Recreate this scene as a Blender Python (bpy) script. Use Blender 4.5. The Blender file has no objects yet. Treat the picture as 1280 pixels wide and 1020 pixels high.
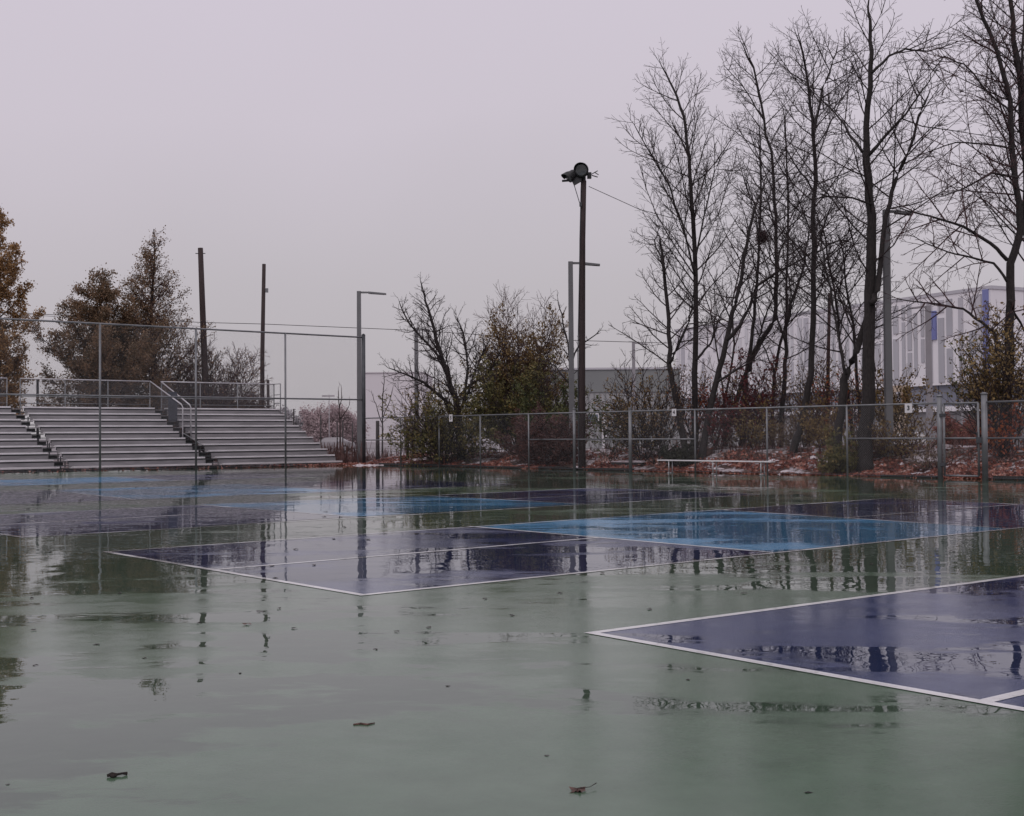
import bpy, math, random
from mathutils import Vector, Matrix
R = math.radians
sc = bpy.context.scene
col = sc.collection

# ------------------------------------------------------------------ camera
F, PIT, ROL, EYE = 1565.0, 0.0217, -0.0071, 1.5
cam = bpy.data.cameras.new('camera'); co = bpy.data.objects.new('camera', cam); col.objects.link(co)
cam.sensor_width = 36; cam.lens = 36 * F / 1280; cam.clip_start = .1; cam.clip_end = 5000
co.location = (0, 0, EYE)
co.rotation_euler = (Matrix.Rotation(R(90) + PIT, 3, 'X') @ Matrix.Rotation(-ROL * -1, 3, 'Z')).to_euler()
sc.camera = co

def ray(px, py):
    u, v = px - 640, py - 510
    c, s = math.cos(ROL), math.sin(ROL)
    x, y = c * u + s * v, -s * u + c * v
    cp, sp = math.cos(PIT), math.sin(PIT)
    return Vector((x, F * cp + y * sp, F * sp - y * cp))
def G(px, py, z=0.):
    d = ray(px, py); t = (z - EYE) / d.z
    return Vector((d.x * t, d.y * t, z))
def P(px, py, Y):
    d = ray(px, py); t = Y / d.y
    return Vector((d.x * t, Y, EYE + d.z * t))

# ------------------------------------------------------------------ mesh helpers
class MB:
    def __init__(s): s.v = []; s.f = []; s.sm = False
    def quad(s, a, b, c, d):
        n = len(s.v); s.v += [tuple(a), tuple(b), tuple(c), tuple(d)]; s.f.append((n, n+1, n+2, n+3))
    def poly(s, pts):
        n = len(s.v); s.v += [tuple(p) for p in pts]; s.f.append(tuple(range(n, n+len(pts))))
    def box(s, x0, x1, y0, y1, z0, z1):
        s.hexa([(x0,y0,z0),(x1,y0,z0),(x1,y1,z0),(x0,y1,z0),(x0,y0,z1),(x1,y0,z1),(x1,y1,z1),(x0,y1,z1)])
    def hexa(s, p):
        n = len(s.v); s.v += [tuple(q) for q in p]
        s.f += [tuple(n+i for i in f) for f in ((0,3,2,1),(4,5,6,7),(0,1,5,4),(1,2,6,5),(2,3,7,6),(3,0,4,7))]
    def tube(s, pts, rad, k=6, cap=True):
        n0 = len(s.v); m = len(pts)
        prev = None
        for i in range(m):
            a = pts[i-1] if i else pts[i]; b = pts[i+1] if i < m-1 else pts[i]
            dx, dy, dz = b[0]-a[0], b[1]-a[1], b[2]-a[2]
            l = math.sqrt(dx*dx+dy*dy+dz*dz) or 1; dx/=l; dy/=l; dz/=l
            if abs(dz) < .9: ux, uy, uz = -dy, dx, 0.
            else: ux, uy, uz = 0., -dz, dy
            l = math.sqrt(ux*ux+uy*uy+uz*uz) or 1; ux/=l; uy/=l; uz/=l
            wx, wy, wz = dy*uz-dz*uy, dz*ux-dx*uz, dx*uy-dy*ux
            if prev and False: pass
            r = rad[i]; p = pts[i]
            for j in range(k):
                c, q = CS[k][j]
                s.v.append((p[0]+r*(c*ux+q*wx), p[1]+r*(c*uy+q*wy), p[2]+r*(c*uz+q*wz)))
        for i in range(m-1):
            for j in range(k):
                a = n0+i*k+j; b = n0+i*k+(j+1)%k
                s.f.append((a, b, b+k, a+k))
        if cap:
            s.f.append(tuple(range(n0+k-1, n0-1, -1))); s.f.append(tuple(range(n0+(m-1)*k, n0+m*k)))
    def bar(s, a, b, r, k=8): s.tube([tuple(a), tuple(b)], [r, r], k)
    def build(s, name, mat, parent=None, smooth=False, loc=None):
        me = bpy.data.meshes.new(name); me.from_pydata(s.v, [], s.f)
        if smooth: me.polygons.foreach_set('use_smooth', [True]*len(me.polygons))
        me.materials.append(mat); me.update()
        o = bpy.data.objects.new(name, me); col.objects.link(o)
        if parent: o.parent = parent
        return o
CS = {k: [(math.cos(2*math.pi*j/k), math.sin(2*math.pi*j/k)) for j in range(k)] for k in range(3, 33)}
def tag(o, label=None, cat=None, group=None, kind=None):
    if label: o['label'] = label
    if cat: o['category'] = cat
    if group: o['group'] = group
    if kind: o['kind'] = kind
    return o
def thing(name, label, cat, loc=(0,0,0), rz=0., group=None):
    o = bpy.data.objects.new(name, None); o.empty_display_size = .3; col.objects.link(o)
    o.location = loc; o.rotation_euler = (0, 0, rz)
    return tag(o, label, cat, group)
def copy_tree(o, parent=None):
    c = o.copy(); col.objects.link(c); c.parent = parent
    for ch in [x for x in list(bpy.data.objects) if x.parent is o]: copy_tree(ch, c)
    return c

# ------------------------------------------------------------------ materials
def newmat(name):
    m = bpy.data.materials.new(name); m.use_nodes = True
    nt = m.node_tree; nt.nodes.clear()
    return m, nt
def N(nt, t, **kw):
    n = nt.nodes.new(t)
    for k, v in kw.items():
        if k.startswith('_'): setattr(n, k[1:], v)
        else: n.inputs[k].default_value = v
    return n
def noise(nt, vec, scale, detail=3, rough=.55):
    n = N(nt, 'ShaderNodeTexNoise', Scale=scale, Detail=detail, Roughness=rough); nt.links.new(vec, n.inputs['Vector']); return n.outputs['Fac']
def ramp(nt, fac, stops, interp='LINEAR'):
    n = nt.nodes.new('ShaderNodeValToRGB'); n.color_ramp.interpolation = interp
    e = n.color_ramp.elements
    while len(e) < len(stops): e.new(.5)
    for i, (p, c) in enumerate(stops):
        e[i].position = p; e[i].color = (c, c, c, 1) if isinstance(c, (int, float)) else tuple(c) + (1,)
    nt.links.new(fac, n.inputs[0]); return n.outputs[0]
def maprange(nt, v, a, b, c, d):
    n = N(nt, 'ShaderNodeMapRange'); n.inputs[1].default_value = a; n.inputs[2].default_value = b
    n.inputs[3].default_value = c; n.inputs[4].default_value = d; nt.links.new(v, n.inputs[0]); return n.outputs[0]
def mathn(nt, op, a, b=None, clamp=False):
    n = nt.nodes.new('ShaderNodeMath'); n.operation = op; n.use_clamp = clamp
    for i, x in enumerate((a, b)):
        if x is None: continue
        if isinstance(x, (int, float)): n.inputs[i].default_value = x
        else: nt.links.new(x, n.inputs[i])
    return n.outputs[0]
def mixc(nt, f, a, b):
    n = nt.nodes.new('ShaderNodeMix'); n.data_type = 'RGBA'
    for i, x in ((0, f), (6, a), (7, b)):
        if isinstance(x, (int, float)): n.inputs[i].default_value = x
        elif isinstance(x, tuple): n.inputs[i].default_value = x + (1,)
        else: nt.links.new(x, n.inputs[i])
    return n.outputs[2]
def pos(nt): return nt.nodes.new('ShaderNodeNewGeometry').outputs['Position']
def finish(nt, bsdf, ):
    o = nt.nodes.new('ShaderNodeOutputMaterial'); nt.links.new(bsdf, o.inputs[0])
def simple(name, c1, c2=None, scale=3., rough=.7, metal=0., bump=0., bscale=20., streak=None, space='pos'):
    m, nt = newmat(name)
    b = N(nt, 'ShaderNodeBsdfPrincipled', Roughness=rough, Metallic=metal)
    p = pos(nt) if space == 'pos' else nt.nodes.new('ShaderNodeTexCoord').outputs['Object']
    if streak:
        mp = nt.nodes.new('ShaderNodeMapping'); mp.inputs['Scale'].default_value = streak; nt.links.new(p, mp.inputs[0]); p = mp.outputs[0]
    f = noise(nt, p, scale, 4)
    nt.links.new(mixc(nt, maprange(nt, f, .35, .65, 0, 1), c1, c2 or tuple(x*.7 for x in c1)), b.inputs['Base Color'])
    if bump:
        bn = N(nt, 'ShaderNodeBump', Strength=bump, Distance=.02); nt.links.new(noise(nt, p, bscale, 4), bn.inputs['Height']); nt.links.new(bn.outputs[0], b.inputs['Normal'])
    finish(nt, b.outputs[0]); return m
M = {}
M['bark'] = simple('bark', (.015, .012, .0125), (.036, .029, .029), 6, .9, bump=.6, streak=(4, 4, 1))
M['bark_red'] = simple('bark_red', (.05, .025, .024), (.035, .022, .022), 5, .9)
M['bark_grey'] = simple('bark_grey', (.06, .05, .05), (.035, .03, .03), 5, .9)
M['twig'] = simple('twig', (.027, .019, .020), (.045, .030, .031), 1.5, .9)
M['twig_red'] = simple('twig_red', (.085, .042, .044), (.05, .026, .03), 1.2, .9)
M['twig_pale'] = simple('twig_pale', (.11, .085, .085), (.075, .06, .06), 1.2, .9)
M['wood_pole'] = simple('wood_pole', (.03, .02, .021), (.055, .036, .036), 3, .85, bump=.4, streak=(8, 8, .6))
M['wood_old'] = simple('wood_old', (.07, .06, .062), (.04, .035, .035), 3, .9, bump=.4, streak=(8, 8, 1))
M['steel'] = simple('galvanised_steel', (.24, .245, .26), (.16, .165, .175), 2, .5, .3)
M['steel_dark'] = simple('dull_steel', (.09, .095, .105), (.06, .063, .07), 2, .55, .4)
M['lamp_grey'] = simple('lamp_grey', (.15, .15, .16), (.19, .19, .20), .6, .5, .2)
M['lamp_pale'] = simple('lamp_pale', (.26, .25, .27), (.3, .29, .31), .6, .5, .1)
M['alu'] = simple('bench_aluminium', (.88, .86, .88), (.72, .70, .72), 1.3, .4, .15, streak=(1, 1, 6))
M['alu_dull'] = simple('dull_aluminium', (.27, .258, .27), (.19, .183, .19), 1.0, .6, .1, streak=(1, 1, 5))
M['dark'] = simple('dark_steel', (.025, .025, .028), (.04, .04, .044), 3, .6)
M['black'] = simple('black_housing', (.012, .012, .013), (.02, .02, .022), 5, .45)
M['glass'] = simple('lamp_glass', (.11, .115, .12), (.16, .165, .17), 6, .15)
M['white'] = simple('white_plate', (.75, .73, .75), (.68, .66, .68), 3, .6)
M['ink'] = simple('black_ink', (.03, .03, .035), None, 3, .6)
M['rail'] = simple('pale_rail', (.55, .54, .56), (.42, .41, .43), 2, .4, .4)
M['wire'] = simple('cable', (.05, .045, .05), None, 2, .7)
M['snow'] = simple('snow', (.72, .68, .72), (.5, .42, .44), 5, .8, bump=.5, bscale=12)

def leafmat(name, stops, scale=2.2, fine=9., transl=.25):
    m, nt = newmat(name)
    p = pos(nt)
    f = mathn(nt, 'ADD', mathn(nt, 'MULTIPLY', noise(nt, p, scale, 2), .6), mathn(nt, 'MULTIPLY', noise(nt, p, fine, 1), .4))
    c = ramp(nt, maprange(nt, f, .34, .66, 0, 1), stops)
    b = N(nt, 'ShaderNodeBsdfPrincipled', Roughness=.6); nt.links.new(c, b.inputs['Base Color'])
    t = N(nt, 'ShaderNodeBsdfTranslucent'); nt.links.new(c, t.inputs[0])
    mx = N(nt, 'ShaderNodeMixShader', Fac=transl); nt.links.new(b.outputs[0], mx.inputs[1]); nt.links.new(t.outputs[0], mx.inputs[2])
    finish(nt, mx.outputs[0]); return m
M['lf_orange'] = leafmat('leaf_orange_brown', [(0, (.09, .052, .026)), (.4, (.27, .15, .06)), (.75, (.42, .25, .10)), (1, (.52, .38, .24))])
M['lf_brown'] = leafmat('leaf_dark_brown', [(0, (.06, .05, .03)), (.4, (.16, .105, .06)), (.8, (.27, .16, .09)), (1, (.36, .27, .18))])
M['lf_olive'] = leafmat('leaf_olive', [(0, (.04, .04, .018)), (.4, (.12, .115, .04)), (.75, (.23, .19, .065)), (1, (.36, .22, .08))])
M['lf_green'] = leafmat('leaf_green', [(0, (.03, .042, .016)), (.5, (.09, .105, .035)), (1, (.19, .19, .07))])
M['lf_ochre'] = leafmat('leaf_ochre', [(0, (.07, .045, .018)), (.5, (.20, .13, .05)), (1, (.36, .25, .10))])
M['lf_dark'] = leafmat('leaf_dark_green', [(0, (.014, .016, .012)), (.5, (.035, .038, .024)), (1, (.08, .075, .04))])
M['lf_red'] = leafmat('leaf_red', [(0, (.035, .010, .012)), (.5, (.12, .025, .028)), (1, (.24, .05, .05))])
M['lf_flame'] = leafmat('leaf_flame', [(0, (.12, .03, .015)), (.5, (.34, .08, .03)), (1, (.5, .17, .05))])
M['lf_pinkred'] = leafmat('leaf_faded_red', [(0, (.16, .05, .04)), (.5, (.27, .09, .07)), (1, (.36, .14, .10))])
M['litter'] = leafmat('fallen_leaves', [(0, (.04, .012, .011)), (.25, (.14, .035, .03)), (.5, (.28, .085, .055)), (.75, (.38, .17, .12)), (1, (.66, .52, .50))], 1.2, 16, 0)
M['weed'] = leafmat('dry_weed', [(0, (.05, .035, .025)), (.5, (.13, .09, .06)), (1, (.25, .18, .12))], 1., 7)
M['weed_red'] = leafmat('dry_red_weed', [(0, (.04, .018, .016)), (.5, (.11, .048, .042)), (1, (.21, .10, .085))], 1., 7)

# ------------------------------------------------------------------ wet court materials: one shared wetness
def wet(name, c1, c2, dry=0.):
    m, nt = newmat(name)
    p = pos(nt)
    # big puddles, finer broken edges, and drying patches
    warp = nt.nodes.new('ShaderNodeMapping'); warp.inputs['Rotation'].default_value = (0, 0, .68)
    warp.inputs['Scale'].default_value = (.42, 1.0, 1.0); nt.links.new(p, warp.inputs[0]); w = warp.outputs[0]
    big = noise(nt, w, .16, 2, .5)
    mid = noise(nt, w, .9, 5, .6)
    fine = noise(nt, w, 5., 4, .65)
    s = mathn(nt, 'ADD', mathn(nt, 'MULTIPLY', big, 1.0), mathn(nt, 'MULTIPLY', mid, .95))
    s = mathn(nt, 'ADD', s, mathn(nt, 'MULTIPLY', fine, .30))
    sep = nt.nodes.new('ShaderNodeSeparateXYZ'); nt.links.new(p, sep.inputs[0])
    # the slab drains towards the near end: more standing water at the far end
    far = maprange(nt, sep.outputs['Y'], 4, 13, -.14, .10)
    far = mathn(nt, 'ADD', far, maprange(nt, sep.outputs['X'], -22, -7, -.16-dry, -dry))
    pud = maprange(nt, mathn(nt, 'ADD', s, far), 1.10, 1.15, 0, 1)
    vary = noise(nt, p, .35, 4, .6)
    base = mixc(nt, maprange(nt, vary, .3, .7, 0, 1), c1, c2)
    grime = maprange(nt, noise(nt, p, 2.3, 6, .7), .3, .75, .82, 1.1)
    hs = N(nt, 'ShaderNodeHueSaturation'); nt.links.new(base, hs.inputs['Color']); nt.links.new(grime, hs.inputs['Value'])
    speck = maprange(nt, noise(nt, p, 24, 4, .75), .66, .72, 0, .35)
    hs0 = mixc(nt, speck, hs.outputs[0], (.03, .03, .028))
    if dry > .05: hs0 = mixc(nt, maprange(nt, noise(nt, p, 11, 5, .75), .57, .66, 0, .6), hs0, (.16, .18, .17))
    dark = mixc(nt, mathn(nt, 'MULTIPLY', pud, .45), hs0, (0.012, .014, .014))
    b = N(nt, 'ShaderNodeBsdfPrincipled'); b.inputs['IOR'].default_value = 1.33
    nt.links.new(dark, b.inputs['Base Color'])
    film = maprange(nt, mathn(nt, 'ADD', noise(nt, w, .55, 5, .65), mathn(nt, 'MULTIPLY', noise(nt, p, 7., 3, .6), .12)), .545, .60, 0, 1)
    rdamp = maprange(nt, mathn(nt, 'ADD', mathn(nt, 'MULTIPLY', film, -.5), noise(nt, p, 1.1, 4, .6)), .0, .7, .06, .20)
    rr = N(nt, 'ShaderNodeMix'); rr.data_type = 'FLOAT'
    nt.links.new(pud, rr.inputs[0]); nt.links.new(rdamp, rr.inputs[2]); rr.inputs[3].default_value = .012
    nt.links.new(rr.outputs[0], b.inputs['Roughness'])
    # ripples: calm in the puddles, textured coating elsewhere
    h = mathn(nt, 'ADD', mathn(nt, 'MULTIPLY', noise(nt, p, .9, 2, .5), .009), mathn(nt, 'MULTIPLY', noise(nt, p, 3.2, 2, .5), .0028))
    tx = mathn(nt, 'MULTIPLY', mathn(nt, 'SUBTRACT', 1.0, pud), mathn(nt, 'MULTIPLY', noise(nt, p, 70, 3, .6), .0009))
    bn = N(nt, 'ShaderNodeBump', Strength=.55, Distance=1.0); nt.links.new(mathn(nt, 'ADD', h, tx), bn.inputs['Height'])
    nt.links.new(bn.outputs[0], b.inputs['Normal'])
    finish(nt, b.outputs[0]); return m
M['court_green'] = wet('wet_green_court', (.074, .130, .082), (.100, .150, .103))
M['court_purple'] = wet('wet_purple_court', (.020, .036, .115), (.030, .048, .145))
M['court_blue'] = wet('wet_blue_court', (.045, .22, .42), (.07, .28, .50), .04)
M['court_line'] = wet('wet_white_line', (.80, .79, .80), (.62, .62, .63), .09)

# ------------------------------------------------------------------ world and sun
w = bpy.data.worlds.new('World'); sc.world = w; w.use_nodes = True
nt = w.node_tree; nt.nodes.clear()
SUN_EL, SUN_ROT = R(48), R(200)
sky = nt.nodes.new('ShaderNodeTexSky'); sky.sky_type = 'NISHITA'; sky.sun_disc = False
sky.sun_elevation = SUN_EL; sky.sun_rotation = SUN_ROT; sky.air_density = 1.2; sky.dust_density = 4
b1 = N(nt, 'ShaderNodeBackground', Strength=.07); nt.links.new(sky.outputs[0], b1.inputs[0])
tc = nt.nodes.new('ShaderNodeTexCoord'); sp = nt.nodes.new('ShaderNodeSeparateXYZ'); nt.links.new(tc.outputs['Generated'], sp.inputs[0])
cl = noise(nt, tc.outputs['Generated'], 2.2, 4, .5)
el = mathn(nt, 'ADD', sp.outputs['Z'], mathn(nt, 'MULTIPLY', mathn(nt, 'SUBTRACT', cl, .5), .17))
cloud = ramp(nt, el, [(0.0, (.490, .458, .485)), (.10, (.535, .497, .532)), (.24, (.635, .578, .645)), (.40, (.675, .612, .70)), (1.0, (.78, .73, .79))])
b2 = N(nt, 'ShaderNodeBackground', Strength=1.0); nt.links.new(cloud, b2.inputs[0])
mx = N(nt, 'ShaderNodeMixShader', Fac=.93); nt.links.new(b1.outputs[0], mx.inputs[1]); nt.links.new(b2.outputs[0], mx.inputs[2])
wo = nt.nodes.new('ShaderNodeOutputWorld'); nt.links.new(mx.outputs[0], wo.inputs[0])
sl = bpy.data.lights.new('sun', 'SUN'); sl.energy = .6; sl.angle = R(35); sl.color = (1, .96, .92)
so = bpy.data.objects.new('sun', sl); col.objects.link(so)
# sun behind and to the left of the camera
sd = Vector((-math.sin(SUN_ROT)*-1*math.cos(SUN_EL), math.cos(SUN_ROT)*math.cos(SUN_EL), math.sin(SUN_EL)))
so.rotation_euler = sd.to_track_quat('Z', 'Y').to_euler()
sc.view_settings.view_transform = 'Standard'; sc.view_settings.look = 'None'; sc.view_settings.exposure = 0
sc.cycles.use_denoising = True
sc.cycles.max_bounces = 6; sc.cycles.diffuse_bounces = 2; sc.cycles.glossy_bounces = 3; sc.cycles.transparent_max_bounces = 12

# ------------------------------------------------------------------ frames of reference
C0 = G(455, 581); C0.z = 0
UU = Vector((.772, .635, 0)).normalized()       # along the courts
VV = Vector((-.635, .772, 0)).normalized()      # across the courts
TD = (G(1175, 598) - C0).normalized()           # right-hand fence runs this way
ND = Vector((-TD.y, TD.x, 0));  ND = ND if ND.x > 0 else -ND   # away from the courts
ANG_L = math.atan2(UU.y, UU.x); ANG_R = math.atan2(TD.y, TD.x)
def lx(px, yl, py=560):          # local x in the left frame for a thing seen at px, yl metres behind the fence
    d = ray(px, py); m = d.x / d.y
    return (m*(C0.y + yl*VV.y) - C0.x - yl*VV.x) / (UU.x - m*UU.y)
def tx(px, yl=0., py=560):       # metres along the right-hand fence
    d = ray(px, py); m = d.x / d.y
    return (m*(C0.y + yl*ND.y) - C0.x - yl*ND.x) / (TD.x - m*TD.y)
def sstep(a, b, x):
    t = min(1, max(0, (x-a)/(b-a))); return t*t*(3-2*t)
from mathutils import noise as mn
def gz(x, y):
    p = Vector((x, y, 0)) - C0
    d = p.dot(ND); t = p.dot(TD)
    e = p.dot(VV)                   # behind the bleacher fence
    h = -.03
    bank = sstep(.15, 4.5, d) * (.58 + .34*sstep(6, 20, t)) * (1 - .9*sstep(16, 34, d)) * sstep(-6, 0, t)
    nz = mn.noise(Vector((x*.35, y*.35, 0)))*.16 + mn.noise(Vector((x*1.3, y*1.3, 3)))*.06
    h += bank + max(0, nz)*sstep(.1, 1.5, d)*sstep(-5, 0, t)*(1-sstep(30, 50, d))
    return h
def gp(px, Y): # ground point seen under column px at depth Y
    d = ray(px, 560); x = d.x/d.y*Y
    return Vector((x, Y, gz(x, Y)))

# ------------------------------------------------------------------ ground
def axis(a, b, st, far):
    v = [a]
    while v[-1] < b: v.append(v[-1]+st)
    s = st
    while v[-1] < far: s *= 1.35; v.append(v[-1]+s)
    s = st; lo = [v[0]]
    while lo[-1] > -far: s *= 1.35; lo.append(lo[-1]-s)
    return sorted(set(lo[1:] + v))
xs = axis(-26, 32, .5, 1500); ys = axis(30, 96, .5, 2500)
g = MB(); nx = len(xs)
for y in ys:
    for x in xs: g.v.append((x, y, gz(x, y)))
for j in range(len(ys)-1):
    for i in range(nx-1):
        a = j*nx+i; g.f.append((a, a+1, a+nx+1, a+nx))
m, nt = newmat('leafy_ground')
p = pos(nt); b = N(nt, 'ShaderNodeBsdfPrincipled', Roughness=.9)
lf = ramp(nt, noise(nt, p, 3.5, 5, .7), [(.3, (.022, .015, .013)), (.45, (.06, .032, .026)), (.6, (.12, .06, .045)), (.75, (.16, .12, .07))])
snowf = maprange(nt, mathn(nt, 'ADD', mathn(nt, 'MULTIPLY', noise(nt, p, .55, 3, .6), .6), mathn(nt, 'MULTIPLY', noise(nt, p, 4., 3, .6), .4)),   .50, .57, 0, 1)
c = mixc(nt, snowf, lf, (.52, .47, .50))
sep = nt.nodes.new('ShaderNodeSeparateXYZ'); nt.links.new(p, sep.inputs[0])
farf = maprange(nt, sep.outputs['Y'], 75, 100, 0, 1)
lot = ramp(nt, noise(nt, p, .12, 4, .6), [(.35, (.15, .13, .135)), (.5, (.26, .24, .25)), (.65, (.40, .37, .39))])
nt.links.new(mixc(nt, farf, c, lot), b.inputs['Base Color'])
bn = N(nt, 'ShaderNodeBump', Strength=.8, Distance=.06); nt.links.new(noise(nt, p, 9, 5, .7), bn.inputs['Height']); nt.links.new(bn.outputs[0], b.inputs['Normal'])
finish(nt, b.outputs[0])
o = g.build('ground', m, smooth=True); tag(o, kind='structure')

# court slab: up to both fences
s = MB()
c_l = C0 - UU*70; c_r = C0 + TD*75
off = VV*.12; off2 = ND*.12
a = C0 + off + off2
s.poly([a, c_l + off, Vector((-70, -25, 0)), Vector((60, -25, 0)), c_r + off2][::1])
o = s.build('court_surface', M['court_green']); tag(o, kind='structure')

# ------------------------------------------------------------------ painted courts
UL = 5.94
def flat(b, pts, z): b.poly([(q.x, q.y, z) for q in pts])
def line(b, p, q, wd=.085, z=.004, e=.042):
    d = (q-p).normalized(); n = Vector((-d.y, d.x, 0))*wd/2; d *= e
    flat(b, [p-d-n, q+d-n, q+d+n, p-d+n], z)
def court(K0, K1, N0, N1, M0, M1, E0, E1, label):
    t = thing('pickleball_court', label, 'sports court', (0, 0, 0))
    tag(t, kind='structure'); t['kind'] = 'structure'
    b = MB(); flat(b, [K0, N0, N1, K1], .002); flat(b, [M0, E0, E1, M1], .002); b.build('service_area', M['court_purple'], t)
    b = MB(); flat(b, [N0, M0, M1, N1], .002); b.build('kitchen_area', M['court_blue'], t)
    b = MB()
    line(b, K0, E0); line(b, K1, E1)
    z = .0042
    line(b, K0, K1, z=z); line(b, N0, N1, z=z); line(b, M0, M1, z=z); line(b, E0, E1, z=z)
    line(b, (K0+K1)/2, (N0+N1)/2, z=.0044); line(b, (M0+M1)/2, (E0+E1)/2, z=.0044)
    b.build('court_line', M['court_line'], t)
# court nearest but one
K0, K1, N0, N1, M0, M1 = G(453,744), G(133,690), G(962,690.5), G(587,658), G(1264,661), G(895,637)
court(K0, K1, N0, N1, M0, M1, M0+UU*UL, M1+UU*UL, 'purple and blue pickleball court in the middle of the wet slab')
ck = G(740,791.5); cc = G(1228,878); K1 = ck; K0 = ck + (cc-ck)*2; dr = (G(1280,720)-ck).normalized()
dr0 = dr
court(K0, K1, K0+dr*UL, K1+dr*UL, K0+dr*UL*2, K1+dr*UL*2, K0+dr*UL*3, K1+dr*UL*3, 'nearest purple court whose corner points left')
K0, N0, N1, M0, M1 = G(29,672), G(443,646), G(247,631), G(729,630), G(532,619.5)
K1 = K0 + (N1-N0)
court(K0, K1, N0, N1, M0, M1, M0+UU*UL, M1+UU*UL, 'third court back with its blue band below the tall grey lamp')
N0, N1, M1 = G(170,624.6), G(60,613), G(300,605); M0 = N0 + (M1-N1)
court(N0-UU*UL, N1-UU*UL, N0, N1, M0, M1, M0+UU*UL, M1+UU*UL, 'fourth court back with a pale blue band')
M0, M1 = G(222,601), G(145,596); N0, N1 = M0-UU*UL, M1-UU*UL
court(N0-UU*UL, N1-UU*UL, N0, N1, M0, M1, M0+UU*UL, M1+UU*UL, 'farthest court right in front of the bleachers')

# ------------------------------------------------------------------ chain link
def meshmat(name, pitch, wirew, colr):
    m, nt = newmat(name)
    tcn = nt.nodes.new('ShaderNodeTexCoord'); sp = nt.nodes.new('ShaderNodeSeparateXYZ'); nt.links.new(tcn.outputs['Object'], sp.inputs[0])
    fs = []
    h = mathn(nt, 'ADD', sp.outputs['X'], sp.outputs['Y'])
    for op in ('ADD', 'SUBTRACT'):
        q = mathn(nt, op, h, sp.outputs['Z'])
        q = mathn(nt, 'PINGPONG', q, pitch/2)
        fs.append(mathn(nt, 'LESS_THAN', q, wirew/2))
    f = mathn(nt, 'MAXIMUM', fs[0], fs[1])
    t = N(nt, 'ShaderNodeBsdfTransparent'); b = N(nt, 'ShaderNodeBsdfPrincipled', Roughness=.5, Metallic=.4); b.inputs['Base Color'].default_value = colr + (1,)
    mx = nt.nodes.new('ShaderNodeMixShader'); nt.links.new(f, mx.inputs[0]); nt.links.new(t.outputs[0], mx.inputs[1]); nt.links.new(b.outputs[0], mx.inputs[2])
    finish(nt, mx.outputs[0]); return m
M['link'] = meshmat('chain_link', .085, .0042, (.24, .245, .255))
M['link_dense'] = meshmat('chain_link_dense', .07, .008, (.16, .16, .17))
M['kerb'] = simple('wet_black_timber', (.012, .011, .011), (.03, .024, .022), 3, .5)

def fence(name, label, root_loc, rz, x0, x1, H, posts, mids, tops=None, kerb=True, thick=(), r=.035, side=0, low=True):
    t = thing(name, label, 'fence', root_loc, rz)
    b = MB(); b.bar((x0, 0, H), (x1, 0, H), r*.85); b.build('top_rail', M['steel'], t, True)
    for (a, c_, z) in mids:
        b = MB(); b.bar((a, 0, z), (c_, 0, z), r*.8); b.build('mid_rail', M['steel'], t, True)
    for x in posts:
        tk = [q for q in thick if abs(q[0]-x) < 1e-6]
        rr, hh = (tk[0][1], tk[0][2]) if tk else (r, H)
        b = MB(); b.bar((x, 0, -.1), (x, 0, hh), rr, 10)
        if tk: b.tube([(x,0,hh),(x,0,hh+.03),(x,0,hh+.06)], [rr*1.25, rr*1.15, rr*.3], 10)
        b.build('post', M['steel'], t, True)
    b = MB(); b.quad((x0, .0, .06), (x1, .0, .06), (x1, .0, H), (x0, .0, H)); b.build('chain_link_mesh', M['link'], t)
    b = MB(); b.bar((x0, 0, .05), (x1, 0, .05), .012, 5); b.build('bottom_wire', M['steel_dark'], t)
    return t
H = 2.44
pp = [tx(q) for q in (501, 549, 600.5, 661, 718, 788, 869, 959, 1059)]
tg0, tg1 = tx(1175), tx(1231)
thick = [(pp[4], .065, H+.16), (pp[5], .075, H+.10)]
fr = fence('chain_link_fence', 'long low chain link fence running in front of the bare trees up to the gate', C0, ANG_R, .12, tg0, H,
      pp + [tg0], [(.12, pp[0], 1.3), (pp[3], pp[6], 1.3), (pp[8], tg0, 1.3)], thick=thick + [(tg0, .085, H+.22)])
fr2 = fence('chain_link_fence', 'short run of chain link fence to the right of the gate', C0, ANG_R, tg1, tg1+16, H,
      [tg1, tg1+3.2, tg1+6.4, tg1+9.6, tg1+12.8], [(tg1, tg1+16, 1.3)], thick=[(tg1, .095, H+.25)])
# gate leaf
gt = thing('gate', 'closed chain link gate between two thick posts at the right', 'gate', C0 - ND*.03, ANG_R)
b = MB()
ga, gb = tg0+.17, tg1-.19
for x in (ga, gb): b.bar((x, 0, .1), (x, 0, H-.02), .038)
b.bar((ga, 0, .1), (gb, 0, .1), .03); b.bar((ga, 0, H-.02), (gb, 0, H-.02), .034); b.bar((ga, 0, 1.3), (gb, 0, 1.3), .03)
b.build('frame', M['steel'], gt, True)
b = MB(); b.quad((ga, 0, .1), (gb, 0, .1), (gb, 0, H), (ga, 0, H)); b.build('chain_link_mesh', M['link'], gt)
for z in (.45, 2.05):
    b = MB(); b.box(ga-.13, ga+.04, -.06, .05, z-.05, z+.05); b.build('hinge', M['steel_dark'], gt)
b = MB(); b.box(gb-.05, gb+.16, -.07, .03, 1.15, 1.33); b.bar((gb-.02,-.05,1.0),(gb-.02,-.05,1.5), .018); b.build('latch', M['steel_dark'], gt)
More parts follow.
